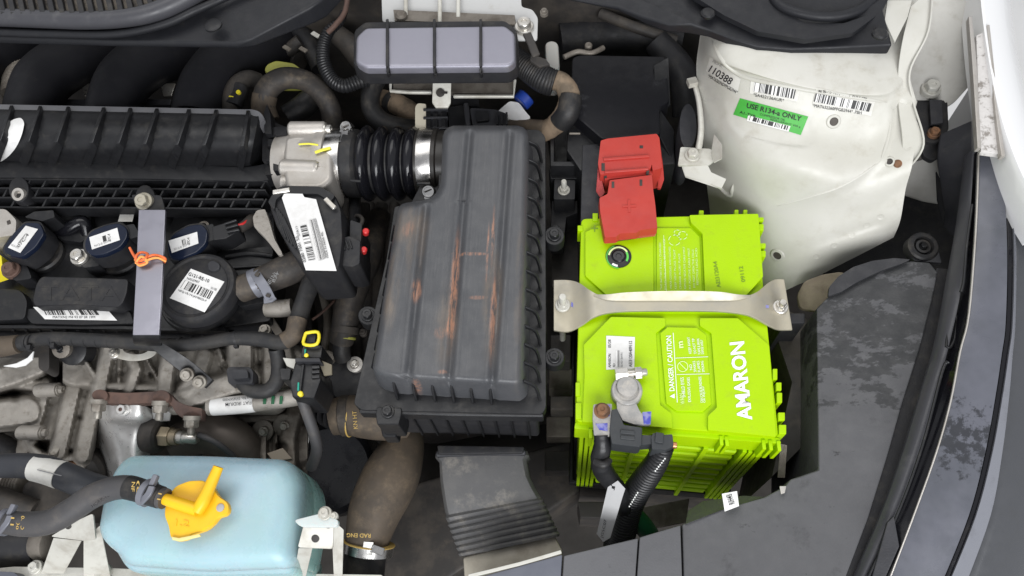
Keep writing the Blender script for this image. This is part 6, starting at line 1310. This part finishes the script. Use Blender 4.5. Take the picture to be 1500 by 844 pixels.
tag(tube('vacuum_hose', rubber, None, [(556, 112, 0, 13), (544, 134, -2, 14), (544, 160, -6, 14), (562, 180, -10, 15), (590, 188, -12, 15), (618, 190, -16, 14)], n=16), 'black vacuum hose looping left of the control unit connector', 'hose')
bw = T('beige_taped_loom', 'loom with beige tape and black bands under the control box', 'wiring loom', 590, 155, -20)
tube('loom', tape, bw, [(552, 142, -30, 13), (580, 152, -26, 15), (608, 168, -24, 15), (630, 182, -26, 14)], n=16, jit=.03)
for x, y in ((572, 150), (602, 166)): lathe('band', rubber, bw, U(x, y, -26), U(608, 168, -24) - U(560, 144, -26), [(9.6, -4), (10.6, -3.5), (10.6, 3.5), (9.6, 4)], 22)
gb = T('green_hose_collar', 'dark green collar on a hose end behind the throttle body', 'collar', 455, 148, -20)
tube('hose', rubber, gb, [(422, 172, -30, 18), (440, 160, -28, 18), (456, 146, -28, 17)], n=18); lathe('collar', greenp, gb, U(452, 149, -28), (.7, .5, 0), [(10.4, -3), (11.6, -2), (11.6, 6), (10.4, 7)], 26)
lr = T('thick_corrugated_hose', 'thick black ribbed hose with beige wrapped bend right of the control box', 'conduit', 800, 110, 20)
tube('ribbed_part', rubber, lr, [(752, 84, 30, 17), (772, 100, 30, 18), (796, 116, 28, 20), (812, 122, 26, 19)], n=18, corr=(.4, 2.6))
tube('wrapped_bend', tape, lr, [(806, 116, 26, 14), (824, 122, 26, 15), (834, 142, 20, 16), (828, 166, 10, 16), (812, 184, -4, 15), (792, 196, -16, 14)], n=18, jit=.03)
tube('black_bend', rubber, lr, [(836, 140, 22, 16.6), (832, 164, 14, 17), (820, 180, 2, 16.5)], n=18)
tube('tail', brownhose, lr, [(800, 190, -10, 14), (780, 188, -14, 13), (748, 186, -18, 13)], n=14)
bc = T('blue_hose_joint', 'bright blue ring on a white torn tube below the ribbed hose', 'joint', 768, 145, 0)
lathe('ring', bluep, bc, U(767, 146, 0), (.5, .5, .2), [(9, -5), (10, -4), (10, 4), (9, 5)], 26)
plate('white_tube', paper, bc, [(728, 164, -4), (746, 148, -2), (760, 150, -2), (772, 166, -4), (778, 172, -6), (764, 178, -8), (744, 174, -8)], -4, 8, bev=2, r=4)
tag(slab('brake_reservoir', pm('cloudy_plastic', (.42, .41, .38), .4, sss=.2), None, [(798, 62), (808, 58), (818, 62), (820, 98), (814, 106), (800, 104)], 8, -30, 3, r=5), 'cloudy white plastic reservoir edge right of the control box', 'reservoir')
tag(plate('earth_strap_clip', deep, None, [(778, 78, 50), (800, 86, 46), (806, 94, 42), (790, 98, 44), (776, 88, 48)], 46, 4, bev=1), 'small black clip on the earth lug right of the control box', 'clip')
pk = T('bulkhead_pipe', 'thin dull metal pipe in the dark between control box and strut tower', 'pipe', 850, 75, 0)
tube('pipe', alud, pk, [(826, 84, 6, 4), (846, 76, 6, 4), (866, 78, 6, 4), (884, 70, 4, 4)], n=8); lathe('fitting', alud, pk, U(862, 68, 6), (0, 0, 1), [(4, -4), (4, 2), (3, 3)], 16); bolt(pk, 797, 18, 70, 6, alud)
# bulkhead, far side of the bay, front radiator wall
def wall(name, mat, pts, lab, cat):
    bm = bmesh.new(); vs = [bm.verts.new(p) for p in pts]; bm.faces.new(vs); r_ = bmesh.ops.solidify(bm, geom=list(bm.faces), thickness=.004); return tag(fin(bm, name, mat), lab, cat)
yb = U(500, 20, 40).y
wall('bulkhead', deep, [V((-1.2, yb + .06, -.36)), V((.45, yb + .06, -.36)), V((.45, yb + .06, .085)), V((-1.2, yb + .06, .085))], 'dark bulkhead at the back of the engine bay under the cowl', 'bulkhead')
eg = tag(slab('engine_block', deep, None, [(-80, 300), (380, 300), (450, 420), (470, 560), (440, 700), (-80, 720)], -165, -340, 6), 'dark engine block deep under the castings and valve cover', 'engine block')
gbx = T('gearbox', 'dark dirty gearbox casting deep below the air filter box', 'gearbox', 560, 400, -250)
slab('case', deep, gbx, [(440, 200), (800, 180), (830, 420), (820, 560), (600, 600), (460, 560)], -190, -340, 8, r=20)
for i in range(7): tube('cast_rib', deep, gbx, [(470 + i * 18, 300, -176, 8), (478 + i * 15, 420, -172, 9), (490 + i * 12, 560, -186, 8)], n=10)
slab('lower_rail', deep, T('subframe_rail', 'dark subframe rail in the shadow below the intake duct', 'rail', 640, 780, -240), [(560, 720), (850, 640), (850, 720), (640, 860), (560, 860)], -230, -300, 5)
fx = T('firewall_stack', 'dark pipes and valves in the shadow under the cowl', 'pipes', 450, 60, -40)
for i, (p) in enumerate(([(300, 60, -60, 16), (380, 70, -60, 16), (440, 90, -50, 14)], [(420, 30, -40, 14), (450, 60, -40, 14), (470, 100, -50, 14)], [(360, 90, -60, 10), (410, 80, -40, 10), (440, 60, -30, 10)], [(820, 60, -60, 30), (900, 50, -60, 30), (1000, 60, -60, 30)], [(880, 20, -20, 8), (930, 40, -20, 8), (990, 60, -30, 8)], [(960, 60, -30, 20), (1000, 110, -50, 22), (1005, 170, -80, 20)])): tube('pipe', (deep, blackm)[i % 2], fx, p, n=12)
for i, (x, y) in enumerate(((462, 50), (444, 72), (420, 70))): sweep('bright_clip', paperd if i == 0 else alud, fx, [(x - 5, y - 3, -16), (x + 5, y + 3, -16)], 5, 2)
for i, p in enumerate(([(560, 300, -120, 10), (540, 360, -130, 10), (500, 420, -140, 10)], [(470, 420, -120, 6), (480, 470, -110, 6), (474, 520, -110, 6)], [(490, 440, -60, 2), (475, 455, -50, 2), (458, 468, -44, 2)], [(530, 300, -100, 12), (532, 340, -110, 12), (520, 380, -130, 12)])):
    tag(tube('gap_pipe', (deep, alud, rusty, deep)[i], None, p, n=10), ('dark pipe deep under the intake bellows', 'slim grey pipe between wiring loom and thermostat housing', 'thin brown wire near the loom bend', 'dark hose just left of the air filter lid corner')[i], ('pipe', 'pipe', 'wire', 'hose')[i])
